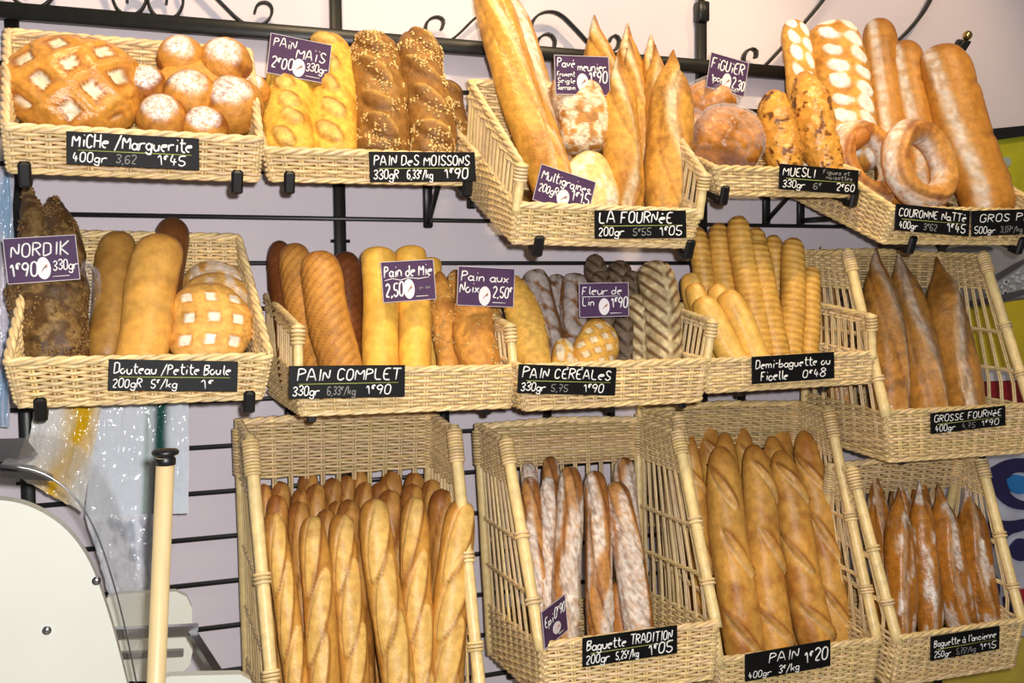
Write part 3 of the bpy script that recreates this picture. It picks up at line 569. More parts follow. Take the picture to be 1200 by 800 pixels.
def bread(kind, key, bot, qb, tip, qt, wpx, name, label, thick=1.0, bend=0.0, floor=True, group=None, cat='bread', front=(-.25, -1, .08)):
    b = BK[key]; d = b['p']['d'] * b['D'][1]
    T = at(tip[0], tip[1], b['Yf'] + qt * d); B_ = at(bot[0], bot[1], b['Yf'] + qb * d); W = wpx * mpp((T + B_) / 2)
    if floor:
        lift = W * .10
        h0 = T[2] - fl(key, T[0], T[1]) - lift; h1 = B_[2] - fl(key, B_[0], B_[1]) - lift; s = h0 / (h0 - h1) if h0 - h1 > 1e-4 else 1
        B_ = T + (B_ - T) * min(max(s, .6), 3.0)
    mb, M = loaf_mesh(B_, T, W, kind, thick=thick, bend=bend * W, front=front)
    return tag(mb.build(name, M, loc=B_), label, cat, group)
def row(kind, key, name, group, items, cat='bread', **kw):
    for it in items:
        (bx, by, qb), (tx, ty, qt), wpx, label = it[:4]; k2 = dict(kw); kd = kind
        if len(it) > 4: e = dict(it[4]); kd = e.pop('kind', kind); k2.update(e)
        bread(kd, key, (bx, by), qb, (tx, ty), qt, wpx, k2.pop('name', name), label, group=group, cat=cat, **k2)
O7 = ['first', 'second', 'third', 'fourth', 'fifth', 'sixth', 'seventh', 'eighth']
# top row -----------------------------------------------------------
bread('miche', 'miche', (88, 172), .38, (84, 45), .62, 160, 'lattice_loaf', 'big round golden loaf scored in a diamond lattice with white floured squares', thick=.55, front=(0, -1, .25))
row('mais', 'moissons', 'corn_loaf', 'yellow corn loaves', [
 ((340, 176, .25), (338, 82, .62), 58, 'squat yellow corn loaf beside the flower-shaped loaf, top behind its purple card'), ((393, 178, .25), (386, 47, .75), 54, 'taller yellow corn loaf leaning beside the seeded brown loaves')])
row('moissons', 'moissons', 'seeded_loaf', 'brown loaves crusted with seeds', [
 ((450, 180, .25), (438, 47, .72), 64, 'brown seeded loaf next to the yellow corn loaf'), ((508, 180, .28), (487, 42, .78), 56, 'brown seeded loaf with diagonal cuts in the middle of its tray'), ((538, 176, .6), (520, 100, .95), 36, 'seeded loaf mostly hidden at the right end of its tray')])
row('longpoint', 'fournee', 'long_loaf', 'long loaves leaning in the pointed loaf basket', [
 ((644, 215, .32), (568, -18, .80), 50, 'long glossy golden loaf leaning left above the tilted top basket'), ((655, 200, .55), (592, -4, 1.02), 42, 'long floury loaf behind the leaning glossy one', dict(kind='longfloury'))], thick=.9)
row('pointed', 'fournee', 'pointed_loaf', 'pointed loaves in the tilted top basket', [
 ((655, 205, .30), (612, 88, .62), 34, 'short pointed floury loaf leaning against the long glossy loaf'),
 ((720, 200, .75), (697, 17, 1.0), 46, 'pointed loaf behind the purple card with only its dark tip showing'),
 ((745, 200, .62), (735, 26, .92), 40, 'pointed loaf with the tallest tip, behind the front pair'), ((752, 230, .45), (737, 45, .75), 36, 'narrow pointed loaf just behind the left one of the front pair'),
 ((734, 242, .22), (722, 66, .52), 46, 'left one of the two front pointed loaves in the tilted basket'),
 ((760, 232, .50), (764, 40, .82), 42, 'floury pointed loaf between the two front ones, farther back'), ((770, 236, .36), (769, 52, .62), 36, 'slim pointed loaf squeezed between the two front ones'),
 ((779, 243, .22), (790, 58, .50), 54, 'broad pointed loaf at the right front of the tilted basket')])
bread('pave', 'fournee', (690, 180), .42, (672, 88), .58, 66, 'block_loaf', 'squarish flour-dusted loaf above the round pale bun', thick=.8, floor=False, cat='bread')
bread('multi', 'fournee', (697, 246), .20, (686, 178), .34, 62, 'round_bun', 'round pale floured bun behind the tilted purple card', thick=.75)
row('muesli', 'figuier', 'muesli_loaf', 'muesli loaves', [((919, 196, .20), (904, 106, .42), 44, 'shorter golden loaf studded with dark fruit, beside the wrapped fig buns'), ((968, 197, .20), (940, 84, .45), 46, 'taller golden loaf studded with dark fruit, above its black sign')])
row('twist', 'figuier', 'floured_loaf', 'loaves with white floured ovals', [((950, 200, .55), (930, 24, .92), 36, 'narrow golden loaf with white floured patches behind the muesli loaf'), ((1002, 190, .62), (974, 27, .95), 66, 'wide golden loaf with two rows of white floured ovals')], thick=.8)
bread('stub', 'figuier', (985, 172), .35, (1016, 156), .30, 24, 'small_loaf', 'short brown bread end lying beside the muesli loaf', floor=False)
row('gros', 'couronne', 'big_loaf', 'big brown loaves', [((1050, 215, .60), (1028, 23, .98), 44, 'dark brown big loaf at the left rear, tallest of the three'), ((1085, 205, .52), (1057, 49, .85), 46, 'middle one of the three big brown loaves'), ((1160, 248, .24), (1098, 55, .66), 64, 'big brown loaf with pale floured side at the right front')], thick=.85)
# middle row --------------------------------------------------------
row('nordik', 'nordik', 'rye_loaf', 'dark rye loaves', [((45, 330, .70), (33, 219, .98), 34, 'dark rye loaf at the far left rear with its narrow top showing'), ((76, 330, .55), (64, 230, .90), 48, 'dark rye loaf with pointed top just behind the purple card'), ((70, 428, .22), (42, 296, .55), 82, 'wide seeded dark rye loaf in front, below the purple card')], thick=.8)
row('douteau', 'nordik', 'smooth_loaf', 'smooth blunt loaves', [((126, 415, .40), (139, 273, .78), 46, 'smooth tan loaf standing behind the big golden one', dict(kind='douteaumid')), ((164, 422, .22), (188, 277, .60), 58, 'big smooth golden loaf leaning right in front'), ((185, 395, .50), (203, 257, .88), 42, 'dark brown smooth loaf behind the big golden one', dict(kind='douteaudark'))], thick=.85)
bread('boulefloured', 'nordik', (252, 410), .62, (246, 306), .85, 84, 'round_loaf', 'rearmost round floured loaf of the three stacked at the right', thick=.5, group='small round loaves')
bread('boulefloured', 'nordik', (252, 415), .44, (252, 320), .68, 92, 'round_loaf', 'middle round floured loaf behind the one with white squares', thick=.5, group='small round loaves')
bread('boule', 'nordik', (246, 422), .24, (248, 332), .48, 94, 'round_loaf', 'front round loaf with a grid of white floured squares', thick=.55, group='small round loaves', front=(0, -1, .25))
row('complet', 'complet', 'wholemeal_loaf', 'brown wholemeal loaves', [
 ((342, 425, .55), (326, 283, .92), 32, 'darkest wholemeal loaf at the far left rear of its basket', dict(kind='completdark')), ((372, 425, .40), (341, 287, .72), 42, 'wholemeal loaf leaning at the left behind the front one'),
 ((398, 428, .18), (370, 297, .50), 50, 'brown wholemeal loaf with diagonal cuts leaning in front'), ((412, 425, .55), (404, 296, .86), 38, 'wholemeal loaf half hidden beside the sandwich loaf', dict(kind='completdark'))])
row('mie', 'complet', 'sandwich_loaf', 'smooth cylindrical sandwich loaves', [((447, 428, .25), (444, 293, .52), 42, 'smooth golden cylindrical loaf with its whole front visible'), ((487, 430, .27), (482, 291, .55), 39, 'smooth golden cylindrical loaf behind the white-lettered purple card'), ((508, 428, .6), (505, 303, .86), 26, 'cylindrical loaf mostly hidden behind the two front ones')])
row('noix', 'complet', 'walnut_loaf', 'lumpy walnut loaves', [((526, 430, .36), (514, 318, .70), 32, 'narrow lumpy walnut loaf beside the sandwich loaves'), ((540, 426, .62), (532, 316, .92), 36, 'walnut loaf at the rear behind the purple card'), ((563, 432, .20), (549, 338, .50), 50, 'front lumpy walnut loaf below the purple card'), ((582, 428, .5), (568, 335, .82), 32, 'walnut loaf hidden beside the right post of its basket')], thick=.85)
bread('cereal', 'cereales', (630, 436), .28, (601, 322), .62, 44, 'cereal_loaf', 'yellow pointed oval loaf with seeded edges leaning left', thick=.7)
row('flouredbrown', 'cereales', 'floured_loaf', 'dark floured cereal loaves', [((648, 432, .50), (626, 317, .85), 36, 'dark floured loaf leaning behind the yellow oval one'), ((658, 430, .62), (651, 322, .92), 28, 'dark floured loaf in the middle of the three'), ((676, 428, .52), (671, 322, .85), 38, 'dark floured loaf left of the blue-lettered card')])
bread('yellowcut', 'cereales', (662, 432), .26, (658, 396), .34, 30, 'small_loaf', 'small golden loaf low down beside the checkered round one')
bread('linround', 'cereales', (694, 433), .20, (704, 374), .36, 54, 'checkered_loaf', 'round golden loaf cut in a checkered pattern below its card', thick=.7)
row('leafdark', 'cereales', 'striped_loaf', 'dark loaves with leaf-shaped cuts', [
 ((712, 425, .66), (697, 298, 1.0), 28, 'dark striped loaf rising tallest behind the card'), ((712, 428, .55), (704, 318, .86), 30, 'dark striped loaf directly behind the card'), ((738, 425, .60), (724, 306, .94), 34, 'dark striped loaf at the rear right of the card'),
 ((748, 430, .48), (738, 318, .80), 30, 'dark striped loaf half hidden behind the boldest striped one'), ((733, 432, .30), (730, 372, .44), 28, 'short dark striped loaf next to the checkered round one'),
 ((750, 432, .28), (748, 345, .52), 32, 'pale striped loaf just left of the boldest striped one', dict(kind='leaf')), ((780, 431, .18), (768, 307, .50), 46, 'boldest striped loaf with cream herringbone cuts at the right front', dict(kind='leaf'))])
row('ficelle', 'demi', 'bread_stick', 'thin ridged bread sticks', [
 ((834, 400, .80), (817, 266, 1.0), 24, 'leftmost ridged bread stick in the rear line'), ((856, 400, .70), (841, 261, .98), 27, 'second ridged bread stick in the rear line from the left'), ((893, 415, .45), (862, 253, .80), 30, 'tallest ridged bread stick leaning left'),
 ((900, 400, .80), (884, 266, 1.0), 24, 'ridged bread stick behind the two centre ones'), ((910, 414, .42), (884, 282, .72), 30, 'ridged bread stick leaning in the centre front'), ((915, 405, .75), (906, 275, .96), 24, 'ridged bread stick at the rear right of centre'),
 ((927, 414, .45), (930, 279, .74), 29, 'upright ridged bread stick second from the right end'), ((948, 414, .42), (951, 312, .64), 23, 'short ridged bread stick at the right end')])
row('demi', 'demi', 'half_baguette', 'short pale half baguettes', [
 ((836, 425, .62), (806, 320, .86), 27, 'browner half baguette at the far left rear'), ((846, 425, .50), (810, 332, .70), 26, 'half baguette at the left behind the front pair'), ((860, 425, .40), (838, 333, .60), 26, 'half baguette with its top between the front pair'),
 ((862, 424, .18), (820, 348, .40), 32, 'front half baguette leaning left against the basket post'), ((888, 422, .18), (850, 341, .42), 32, 'front half baguette leaning left above the chalk sign')])
row('grosse', 'grosse', 'large_pointed_loaf', 'large pointed brown loaves', [
 ((1046, 488, .22), (1027, 289, .74), 46, 'leftmost of the three large pointed loaves'), ((1090, 488, .22), (1052, 294, .78), 48, 'middle large pointed loaf with the forked floury cut'), ((1132, 484, .22), (1096, 300, .66), 48, 'rightmost large pointed loaf with a straight floury stripe'),
 ((985, 470, .70), (962, 287, .98), 30, 'pointed loaf at the left rear with only its dark tip showing')])
# bottom row ----------------------------------------------------------
row('baguette', 'baguettes', 'baguette', 'golden baguettes in the tall left basket', [
 ((350, 800, .20), (318, 600, .44), 30, 'orange-gold baguette at the far left beside the left post'),
 ((380, 800, .16), (366, 604, .42), 37, 'front row baguette nearest the left post'), ((416, 800, .18), (399, 601, .45), 35, 'second front row baguette from the left post'), ((467, 800, .16), (435, 584, .44), 41, 'front row baguette leaning left in the centre'),
 ((494, 800, .18), (484, 582, .46), 37, 'front row baguette second from the right post'), ((522, 800, .16), (539, 585, .40), 42, 'front row baguette leaning right over the right post')])
names2 = [((362, 800, .38), (349, 586, .62), 30), ((398, 800, .38), (381, 596, .60), 30), ((424, 800, .36), (408, 584, .62), 34), ((470, 800, .38), (455, 573, .66), 36), ((494, 800, .40), (481, 566, .68), 34), ((520, 800, .36), (516, 572, .60), 36)]
row('plain', 'baguettes', 'baguette', 'golden baguettes in the tall left basket', [(*x, 'brown-tipped baguette in the second row, %s from the left' % O7[i]) for i, x in enumerate(names2)])
names3 = [((338, 800, .50), (323, 579, .74), 30), ((362, 800, .56), (351, 572, .80), 27), ((385, 800, .54), (370, 566, .80), 33), ((405, 800, .56), (393, 586, .78), 25), ((435, 800, .56), (426, 564, .82), 30), ((456, 800, .58), (443, 564, .84), 29), ((512, 800, .52), (505, 561, .80), 33)]
row('plain', 'baguettes', 'baguette', 'golden baguettes in the tall left basket', [(*x, 'brown-tipped baguette in the third row, %s from the left' % O7[i]) for i, x in enumerate(names3)])
names4 = [((330, 800, .72), (309, 566, .90), 22), ((346, 800, .74), (328, 563, .96), 30), ((372, 800, .76), (361, 551, .99), 30), ((396, 800, .76), (388, 559, .96), 30), ((414, 800, .78), (404, 556, .98), 28), ((430, 800, .80), (419, 548, 1.0), 26), ((466, 800, .76), (457, 551, .98), 34), ((495, 800, .78), (485, 552, .98), 30)]
row('plain', 'baguettes', 'baguette', 'golden baguettes in the tall left basket', [(*x, 'dark-tipped baguette against the basket back, %s from the left' % O7[i]) for i, x in enumerate(names4)])
row('trad', 'tradition', 'floured_baguette', 'white floured baguettes', [
 ((632, 725, .72), (620, 541, .97), 23, 'floured baguette at the left rear with a brown tip'), ((655, 720, .70), (645, 534, .97), 24, 'floured baguette at the rear second from the left'), ((634, 725, .42), (620, 558, .72), 26, 'floured baguette nearest the left side of its basket'),
 ((645, 720, .40), (643, 558, .70), 27, 'floured baguette left of the browner one'), ((662, 742, .26), (669, 546, .58), 33, 'browner floured baguette in front, left of centre'), ((704, 742, .28), (698, 551, .60), 32, 'very white floured baguette in the centre'),
 ((750, 738, .26), (721, 564, .56), 37, 'floured baguette in front at the right, leaning left'), ((742, 725, .62), (731, 535, .94), 30, 'floured baguette at the right rear with a white top')])
bread('stub', 'tradition', (728, 742), .38, (724, 680), .46, 30, 'small_baguette', 'short brown loaf low between the floured baguettes', floor=True)
row('pain', 'pain', 'thick_loaf', 'thick golden loaves', [
 ((872, 768, .22), (842, 522, .60), 48, 'front thick golden loaf nearest the left post'), ((908, 760, .22), (882, 520, .60), 44, 'second front thick golden loaf from the left'), ((956, 755, .22), (914, 527, .60), 45, 'third front thick golden loaf with slanted dark cuts'), ((985, 755, .28), (942, 504, .66), 40, 'thick golden loaf nearest the right post'),
 ((855, 740, .62), (829, 492, .95), 38, 'thick loaf at the rear left with a dark rounded top'),
 ((868, 740, .46), (848, 506, .78), 36, 'thick loaf wedged behind the two left front ones'), ((888, 740, .60), (869, 501, .90), 32, 'thick loaf behind the second front one'), ((925, 740, .66), (910, 491, .96), 42, 'thick loaf at the rear right with a broad dark top'), ((925, 740, .46), (905, 510, .78), 36, 'thick loaf wedged behind the third front one'),
 ((828, 740, .44), (810, 512, .70), 26, 'thick loaf behind the left post'), ((822, 740, .70), (807, 496, .95), 24, 'thick loaf at the far left rear corner')])
row('ancienne', 'ancienne', 'pointed_baguette', 'glossy dark pointed baguettes', [
 ((1056, 738, .24), (1053, 570, .50), 36, 'front pointed baguette nearest the left post'), ((1090, 738, .26), (1076, 562, .52), 33, 'second front pointed baguette from the left'), ((1126, 736, .22), (1098, 566, .50), 39, 'third front pointed baguette with white floured side'), ((1156, 732, .22), (1131, 568, .48), 38, 'front pointed baguette nearest the right post'),
 ((1058, 720, .60), (1053, 540, .84), 30, 'pointed baguette at the rear second from the left'), ((1082, 720, .60), (1076, 540, .84), 30, 'pointed baguette at the rear right of centre'), ((1040, 720, .50), (1025, 545, .76), 30, 'pointed baguette at the far left behind the left post'), ((1100, 720, .62), (1093, 556, .86), 30, 'pointed baguette at the rear between the two right front ones')])

# flower-shaped loaf: eight buns baked together
b = BK['miche']; d_ = b['p']['d'] * b['D'][1]; mb = MB(); sd = 0
for x, y, r, q in [(213, 70, 25, .62), (264, 76, 28, .58), (172, 101, 21, .52), (224, 114, 28, .42), (274, 124, 31, .40), (298, 106, 16, .56), (190, 140, 26, .32), (240, 152, 24, .30)]:
    c = at(x, y, b['Yf'] + q * d_); R = r * 1.13 * mpp(c); n = 44; sd += 1; th = np.linspace(0, math.pi, n); ph = np.arange(2 * n) * math.pi / n
    dr = np.stack([np.sin(th)[:, None] * np.cos(ph)[None], -np.cos(th)[:, None] * np.ones_like(ph)[None], np.sin(th)[:, None] * np.sin(ph)[None]], -1)
    P = dr * R; n1 = fbm(P + sd * 3., 30, sd); n3 = fbm(P + sd * 3., 300, sd + 4); V = c + P * (1 + .08 * (n1 - .5))[..., None]
    front = dr @ np.array([-.12, -.86, .5]); col = mixc(np.tile(L3(206, 142, 58), front.shape + (1,)).reshape(front.shape + (3,)), np.tile(L3(150, 86, 32), front.shape + (1,)).reshape(front.shape + (3,)), sst(.45, .7, n1))
    fm = sst(.66, .95, front + .34 * (n1 - .5)) * (.35 + .65 * sst(.36, .56, n3)); col = mixc(col, np.tile(L3(246, 238, 230), front.shape + (1,)).reshape(front.shape + (3,)), fm); mb.grid(V, col, wrap=True)
c = at(236, 114, b['Yf'] + .54 * d_); k = mpp(c); sphere(mb, c, (58 * k, 20 * k, 44 * k), 40, L3(204, 144, 62))
tag(mb.build('flower_loaf', MCRUST), 'flower-shaped loaf of eight round buns with floured tops', 'bread')

# ring loaves
def ring(px, py, q, rout, rin, ax, label, fl_=1.0):
    b = BK['couronne']; c = at(px, py, b['Yf'] + q * b['p']['d'] * b['D'][1]); k = mpp(c); R = (rout + rin) / 2 * k; r = (rout - rin) / 2 * k
    ax = np.array(ax, float); ax /= np.linalg.norm(ax); e1 = np.cross([0, 0, 1.], ax); e1 /= np.linalg.norm(e1); e2 = np.cross(ax, e1); n1_, n2_ = 110, 44
    A, B = np.meshgrid(np.arange(n1_ + 1) * 2 * math.pi / n1_, np.arange(n2_) * 2 * math.pi / n2_, indexing='ij')
    rad = np.cos(A)[..., None] * e1 + np.sin(A)[..., None] * e2; P0 = rad * R + (np.cos(B)[..., None] * rad + np.sin(B)[..., None] * ax) * r
    n1 = fbm(P0 + py, 24, 3); n2 = fbm(P0 + py, 90, 5); n3 = fbm(P0 + py, 300, 8)
    bb = np.arctan2(np.sin(B), np.cos(B)) + .25 * np.sin(3 * A + px)
    split = np.exp(-((bb - 1.0) / .12) ** 2); h = r * (.16 * (n1 - .5) + .05 * (n2 - .5) - .16 * split + .10 * np.exp(-((bb - 1.35) / .2) ** 2))
    P = rad * R + (np.cos(B)[..., None] * rad * .98 + np.sin(B)[..., None] * ax * 1.05) * (r + h)[..., None]
    col = np.tile(L3(218, 154, 72), A.shape + (1,)).reshape(A.shape + (3,)); col = mixc(col, L3(166, 100, 44) + 0 * col, sst(.45, .72, n1) * .8)
    fm = np.clip(np.exp(-((bb - .15) / .62) ** 2) + np.exp(-((np.abs(bb) - 3.0) / .5) ** 2) * .9, 0, 1) * (.4 + .6 * sst(.3, .55, n2)); col = mixc(col, L3(238, 230, 216) + 0 * col, fm * fl_); col = mixc(col, L3(150, 92, 44) + 0 * col, split * .6)
    mb = MB(); mb.grid(c + P, np.clip(col * (.88 + .24 * n3)[..., None], 0, 1), wrap=True, flip=True); tag(mb.build('ring_loaf', MCRUST), label, 'bread', 'ring loaves')
ring(1016, 190, .44, 52, 24, (.16, -1, .3), 'ring loaf half hidden behind the front ring')
ring(1078, 193, .20, 56, 25, (.14, -1, .22), 'front floured ring loaf with an open centre')

# fig buns in clear wrap
def figbun(bot, qb, tip, qt, wpx, label, thick=.9):
    o = bread('fig', 'figuier', bot, qb, tip, qt, wpx, 'fig_bun', label, thick=thick, floor=False, group='wrapped fig buns')
    bb = BK['figuier']; d = bb['p']['d'] * bb['D'][1]; T = at(*tip, bb['Yf'] + qt * d); B_ = at(*bot, bb['Yf'] + qb * d); c = (T + B_) / 2; W = wpx * mpp(c); H = np.linalg.norm(T - B_)
    n = 36; th = np.linspace(0, math.pi, n); ph = np.arange(2 * n) * math.pi / n; dr = np.stack([np.sin(th)[:, None] * np.cos(ph)[None], np.sin(th)[:, None] * np.sin(ph)[None], np.cos(th)[:, None] * np.ones_like(ph)[None]], -1)
    P = dr * np.array([W * .53, W * .53 * thick, H * .54]); P = P * (1 + .14 * (np.abs(fbm(P + bot[0], 60, 4) - .5) * 2))[..., None]; mb = MB(); mb.grid(c + P, wrap=True); w_ = mb.build('clear_wrap', MCELLO, o, smooth=False); w_['label'] = 'clear crinkled cellophane'
figbun((836, 142), .55, (828, 96), .66, 64, 'wrapped fig bun lying on top of the others under its card')
figbun((815, 190), .45, (810, 134), .60, 40, 'wrapped fig bun at the left rear, mostly hidden')
figbun((854, 200), .20, (848, 132), .40, 84, 'large wrapped fig bun in front on the tray')
# ------------------------------------------------------------------ hand lettering (single strokes), boards and cards
GL = {
'A': '02182842 1434', 'B': '0208 082838361605 053534331202', 'C': '3728180703122233', 'D': '0208 08283734331202', 'E': '38080232 0525', 'F': '0208 0838 0525', 
'G': '372818070312223335 3525', 'H': '0208 3238 0535', 'I': '1218', 'J': '3833221203', 'K': '0208 3805 0532', 'L': '080232', 'M': '0208244842', 'N': '02083238', 
'O': '28180703122233372818', 'P': '0208 0828373605', 'Q': '28180703122233372818 2341', 'R': '0208 082837361505 1532', 'S': '37281807153433221203', 'T': '0848 2822', 
'U': '080312223338', 'V': '081238', 'W': '0812253248', 'X': '0238 0832', 'Y': '0825 482502', 'Z': '08380232', 'Ï': '1216 0808 2828', 'É': '38080232 0525 2939', 
'à': '3425150403122233 353242 1726', 'a': '3425150403122233 353242', 'b': '0208 0425343312 1203', 'c': '3425150403122233', 'd': '3425150403122233 3832', 
'e': '043435251504031222', 'f': '1217283738 0535', 'g': '3425150403122233 3530201001', 'h': '0208 0415253432', 'i': '1215 1717', 'j': '25201000 2727', 
'k': '0208 3503 1432', 'l': '181322', 'm': '0205 04152422 24354442', 'n': '0205 0415253432', 'o': '2515040312223334', 'p': '0005 0425343312', 
'q': '342515040312 2233 3530', 'r': '0205 04152535', 's': '3425150433221202', 't': '18132232 0636', 'u': '050312223335 3532', 'v': '051235', 'w': '0512243245', 
'x': '0235 0532', 'y': '0523 3500', 'z': '05350232', 'é': '043435251504031222 1727', 'ê': '043435251504031222 061726', '0': '180703122233372818', '1': '061822', 
'2': '07182837360232', '3': '071828373615 153433221203', '4': '180434 2622', '5': '380805253433221203', '6': '372807040312223334251504', '7': '083812 0525', 
'8': '18071625343322120304152636372818', '9': '36251506071828373622', '€': '36271706041323 0525 0424', '/': '0138', ',': '1201', '.': '1212', '-': '0525', "'": '1816', 
' ': '', ':': '1313 1616', 
}
ADV = {'I': 2.4, 'i': 2.4, 'l': 2.6, '1': 3.0, ' ': 2.6, ',': 2.0, '.': 2, "'": 2, 'M': 5, 'W': 5, 'm': 5, 'w': 5, 'T': 4.6, 'r': 3.6, 'A': 4.8, 'Y': 4.8, 't': 3.6, '-': 3, 'Ï': 3}
def glyph_strokes(ch):
    out = []
    for s in GL.get(ch, '').split():
        if len(s) < 4: continue
        p = [(int(s[i]), int(s[i + 1]) - 2) for i in range(0, len(s) - 1, 2)]
        if len(p) == 2 and p[0] == p[1]: p = [(p[0][0] - .15, p[0][1]), (p[0][0] + .15, p[0][1] + .2)]
        out.append(np.array(p, float))
    return out
class Board:
    def __init__(s, name, quad, Y, label, cat, group, color, th=.003, Yr=None, edge=None):
        tl, tr, br, bl = [at(x, y, yy) for (x, y), yy in zip(quad, (Y, Y if Yr is None else Yr, Y if Yr is None else Yr, Y))]
        s.c = (tl + tr + br + bl) / 4; ex = (tr + br - tl - bl) / 2; ey = (tl + tr - bl - br) / 2; s.w = np.linalg.norm(ex); s.x = ex / s.w
        ey = ey - s.x * (ey @ s.x) * .9; s.h = np.linalg.norm(ey); s.y = ey / s.h; s.n = np.cross(s.x, s.y); s.n /= np.linalg.norm(s.n); s.y = np.cross(s.n, s.x); s.th = th
        s.root = empty(name, s.c - s.y * s.h / 2, label, cat, group)
        mb = MB(); mb.box(s.c, s.x * s.w / 2, s.y * s.h / 2, s.n * th / 2, bev=.0008); mb.build('panel', color, s.root, smooth=False)
        if edge is not None:
            mb = MB(); q = [s.P(0, 0), s.P(1, 0), s.P(1, 1), s.P(0, 1), s.P(0, 0)]
            for i in range(4): mb.tube([q[i], q[i + 1]], .0008, 4)
            mb.build('edge', edge, s.root, smooth=False)
        s.T = MB(); s.D = MB(); s.U = MB()
    def P(s, u, v, lift=.0006): return s.c + s.x * (u - .5) * s.w + s.y * (v - .5) * s.h + s.n * (s.th / 2 + lift)
    def text(s, txt, u, v, hgt, width=None, slant=.12, dim=False, r=None, rise=0.0):
        sc_ = hgt * s.h / 6; pen = 0; st = []; hy = random.Random(txt)
        for ch in txt:
            dy = hy.uniform(-.25, .25); k = hy.uniform(.92, 1.06)
            if ch == '€' and pen > 0: k *= .55; dy += 2.8
            for p in glyph_strokes(ch): st.append(np.stack([pen + p[:, 0] * k + slant * p[:, 1], p[:, 1] * k + dy], 1))
            pen += ADV.get(ch, 4.1) * (.62 if ch == '€' else 1)
        if not st: return
        sx = sc_ if width is None else width * s.w / max(pen - .8, 1)
        r = r or max(.0009, .07 * hgt * s.h)
        for p in st:
            q = chaikin(p, 2) if len(p) > 2 else p
            pts = np.array([s.P(u, v) + s.x * a * sx + s.y * (b * sc_ + rise * a * sx) for a, b in q]); (s.D if dim else s.T).tube(pts, r, 5, ref=s.n, flat=.35)
    def line(s, pts, r=.0009, mb=None): (s.U if mb is None else mb).tube(np.array([s.P(u, v) for u, v in pts]), r, 5, ref=s.n, flat=.35)
    def oval(s, u, v, ru, rv):
        q = np.linspace(0, 2 * math.pi, 25)[:-1]; mb = MB(); V = np.array([s.P(u + ru * math.cos(a), v + rv * math.sin(a), 0) for a in q]); mb.slab(V, s.n, .0009); o = mb.build('oval_sticker', MOVAL, s.root, smooth=False)
        mb = MB()
        for k in range(4):
            a0 = -.5 + k * .3; mb.tube([s.P(u + ru * .6 * (a0), v - rv * .30 + rv * .13 * k, .0014), s.P(u + ru * (.25 + .5 * a0), v - rv * .02 + rv * .12 * k, .0014), s.P(u + ru * .55, v + rv * .10 + rv * .06 * k, .0014)], .0008, 4, ref=s.n, flat=.4)
        e = mb.build('grain_emblem', MGOLD, o); e['label'] = 'small ochre ear of grain'
    def done(s):
        if s.T.n: s.T.build('lettering', MCHALK, s.root)
        if s.D.n: s.D.build('faded_lettering', MFAINT, s.root)
        if s.U.n: s.U.build('underline', MLIME, s.root)
        return s.root
def fY(key, off=.016): b = BK[key]; return b['G']['ftl'][1] - off
def slate(key, quad, label, l1, l2, h1=.42, u1=.04, w1=.9, off=.016, under=True, extra=()):
    B = Board('price_sign', quad, fY(key, off), label, 'sign', 'black price signs', MSLATE)
    B.text(l1, u1, .545, h1 * .95, w1)
    if under: B.line([(.08, .44), (.94, .455)])
    for t, u, w, hh, dim in l2: B.text(t, u, .10, hh, w, dim=dim)
    for t, u, v, w, hh, dim in extra: B.text(t, u, v, hh, w, dim=dim)
    return B.done()
slate('miche', [(78, 153), (234, 163), (233, 199), (78, 193)], 'black sign reading Miche / Marguerite, 400gr', 'MiCHe /Marguerite', [('400gr', .04, .25, .30, 0), ('3,62', .36, .15, .26, 1), ('1€45', .67, .22, .32, 0)])
slate('moissons', [(433, 178), (558, 178), (556, 213), (433, 213)], 'black sign reading PAIN DES MOISSONS, 1€90', 'PAIN DeS MOISSONS', [('330gR', .03, .23, .30, 0), ('6,33€/kg', .34, .24, .30, 0), ('1€90', .69, .23, .36, 0)], h1=.34)
slate('fournee', [(697, 247), (804, 246), (804, 279), (697, 279)], 'black sign reading LA FOURNEE, 1€05', 'LA FOURNéE', [('200gr', .03, .27, .30, 0), ('5€55', .40, .20, .26, 1), ('1€05', .69, .25, .33, 0)], w1=.80)
slate('figuier', [(912, 192), (1006, 199), (1005, 229), (914, 221)], 'black sign reading MUESLI, 330gr, 2€60', 'MUESLI', [('330gr', .04, .27, .28, 0), ('6€', .42, .10, .26, 1), ('2€60', .71, .24, .30, 0)], w1=.40, h1=.36, extra=[('Figues et', .54, .74, .34, .17, 1), ('noisettes', .58, .54, .34, .17, 1)])
slate('couronne', [(1044, 238), (1137, 247), (1135, 277), (1054, 270)], 'black sign reading COURONNE NATTE below the ring loaves', 'COURONNE NaTTé', [('400gr', .05, .24, .28, 0), ('3€62', .37, .18, .26, 1), ('1€45', .68, .26, .34, 0)], h1=.32)
slate('couronne', [(1138, 247), (1229, 244), (1229, 273), (1138, 277)], 'black sign reading GROS PAIN at the right end of the top row', 'GROS PAIN', [('500gr', .03, .26, .26, 0), ('3,07€/kg', .36, .28, .24, 1), ('1€54', .70, .25, .28, 0)], u1=.10, w1=.82, h1=.32, under=False)
slate('nordik', [(127, 421), (279, 423), (278, 459), (127, 457)], 'black sign reading Douteau / Petite Boule, 1€', 'Douteau /Petite Boule', [('200gR', .03, .22, .28, 0), ('5€/kg', .32, .20, .28, 0), ('1€', .70, .10, .30, 0)], h1=.34)
slate('complet', [(338, 429), (475, 427), (474, 465), (339, 467)], 'black sign reading PAIN COMPLET, 330gr, 1€90', 'PAIN COMPLET', [('330gr', .03, .22, .28, 0), ('6,33€/kg', .32, .24, .26, 1), ('1€90', .65, .22, .30, 0)], u1=.07, w1=.88, h1=.36)
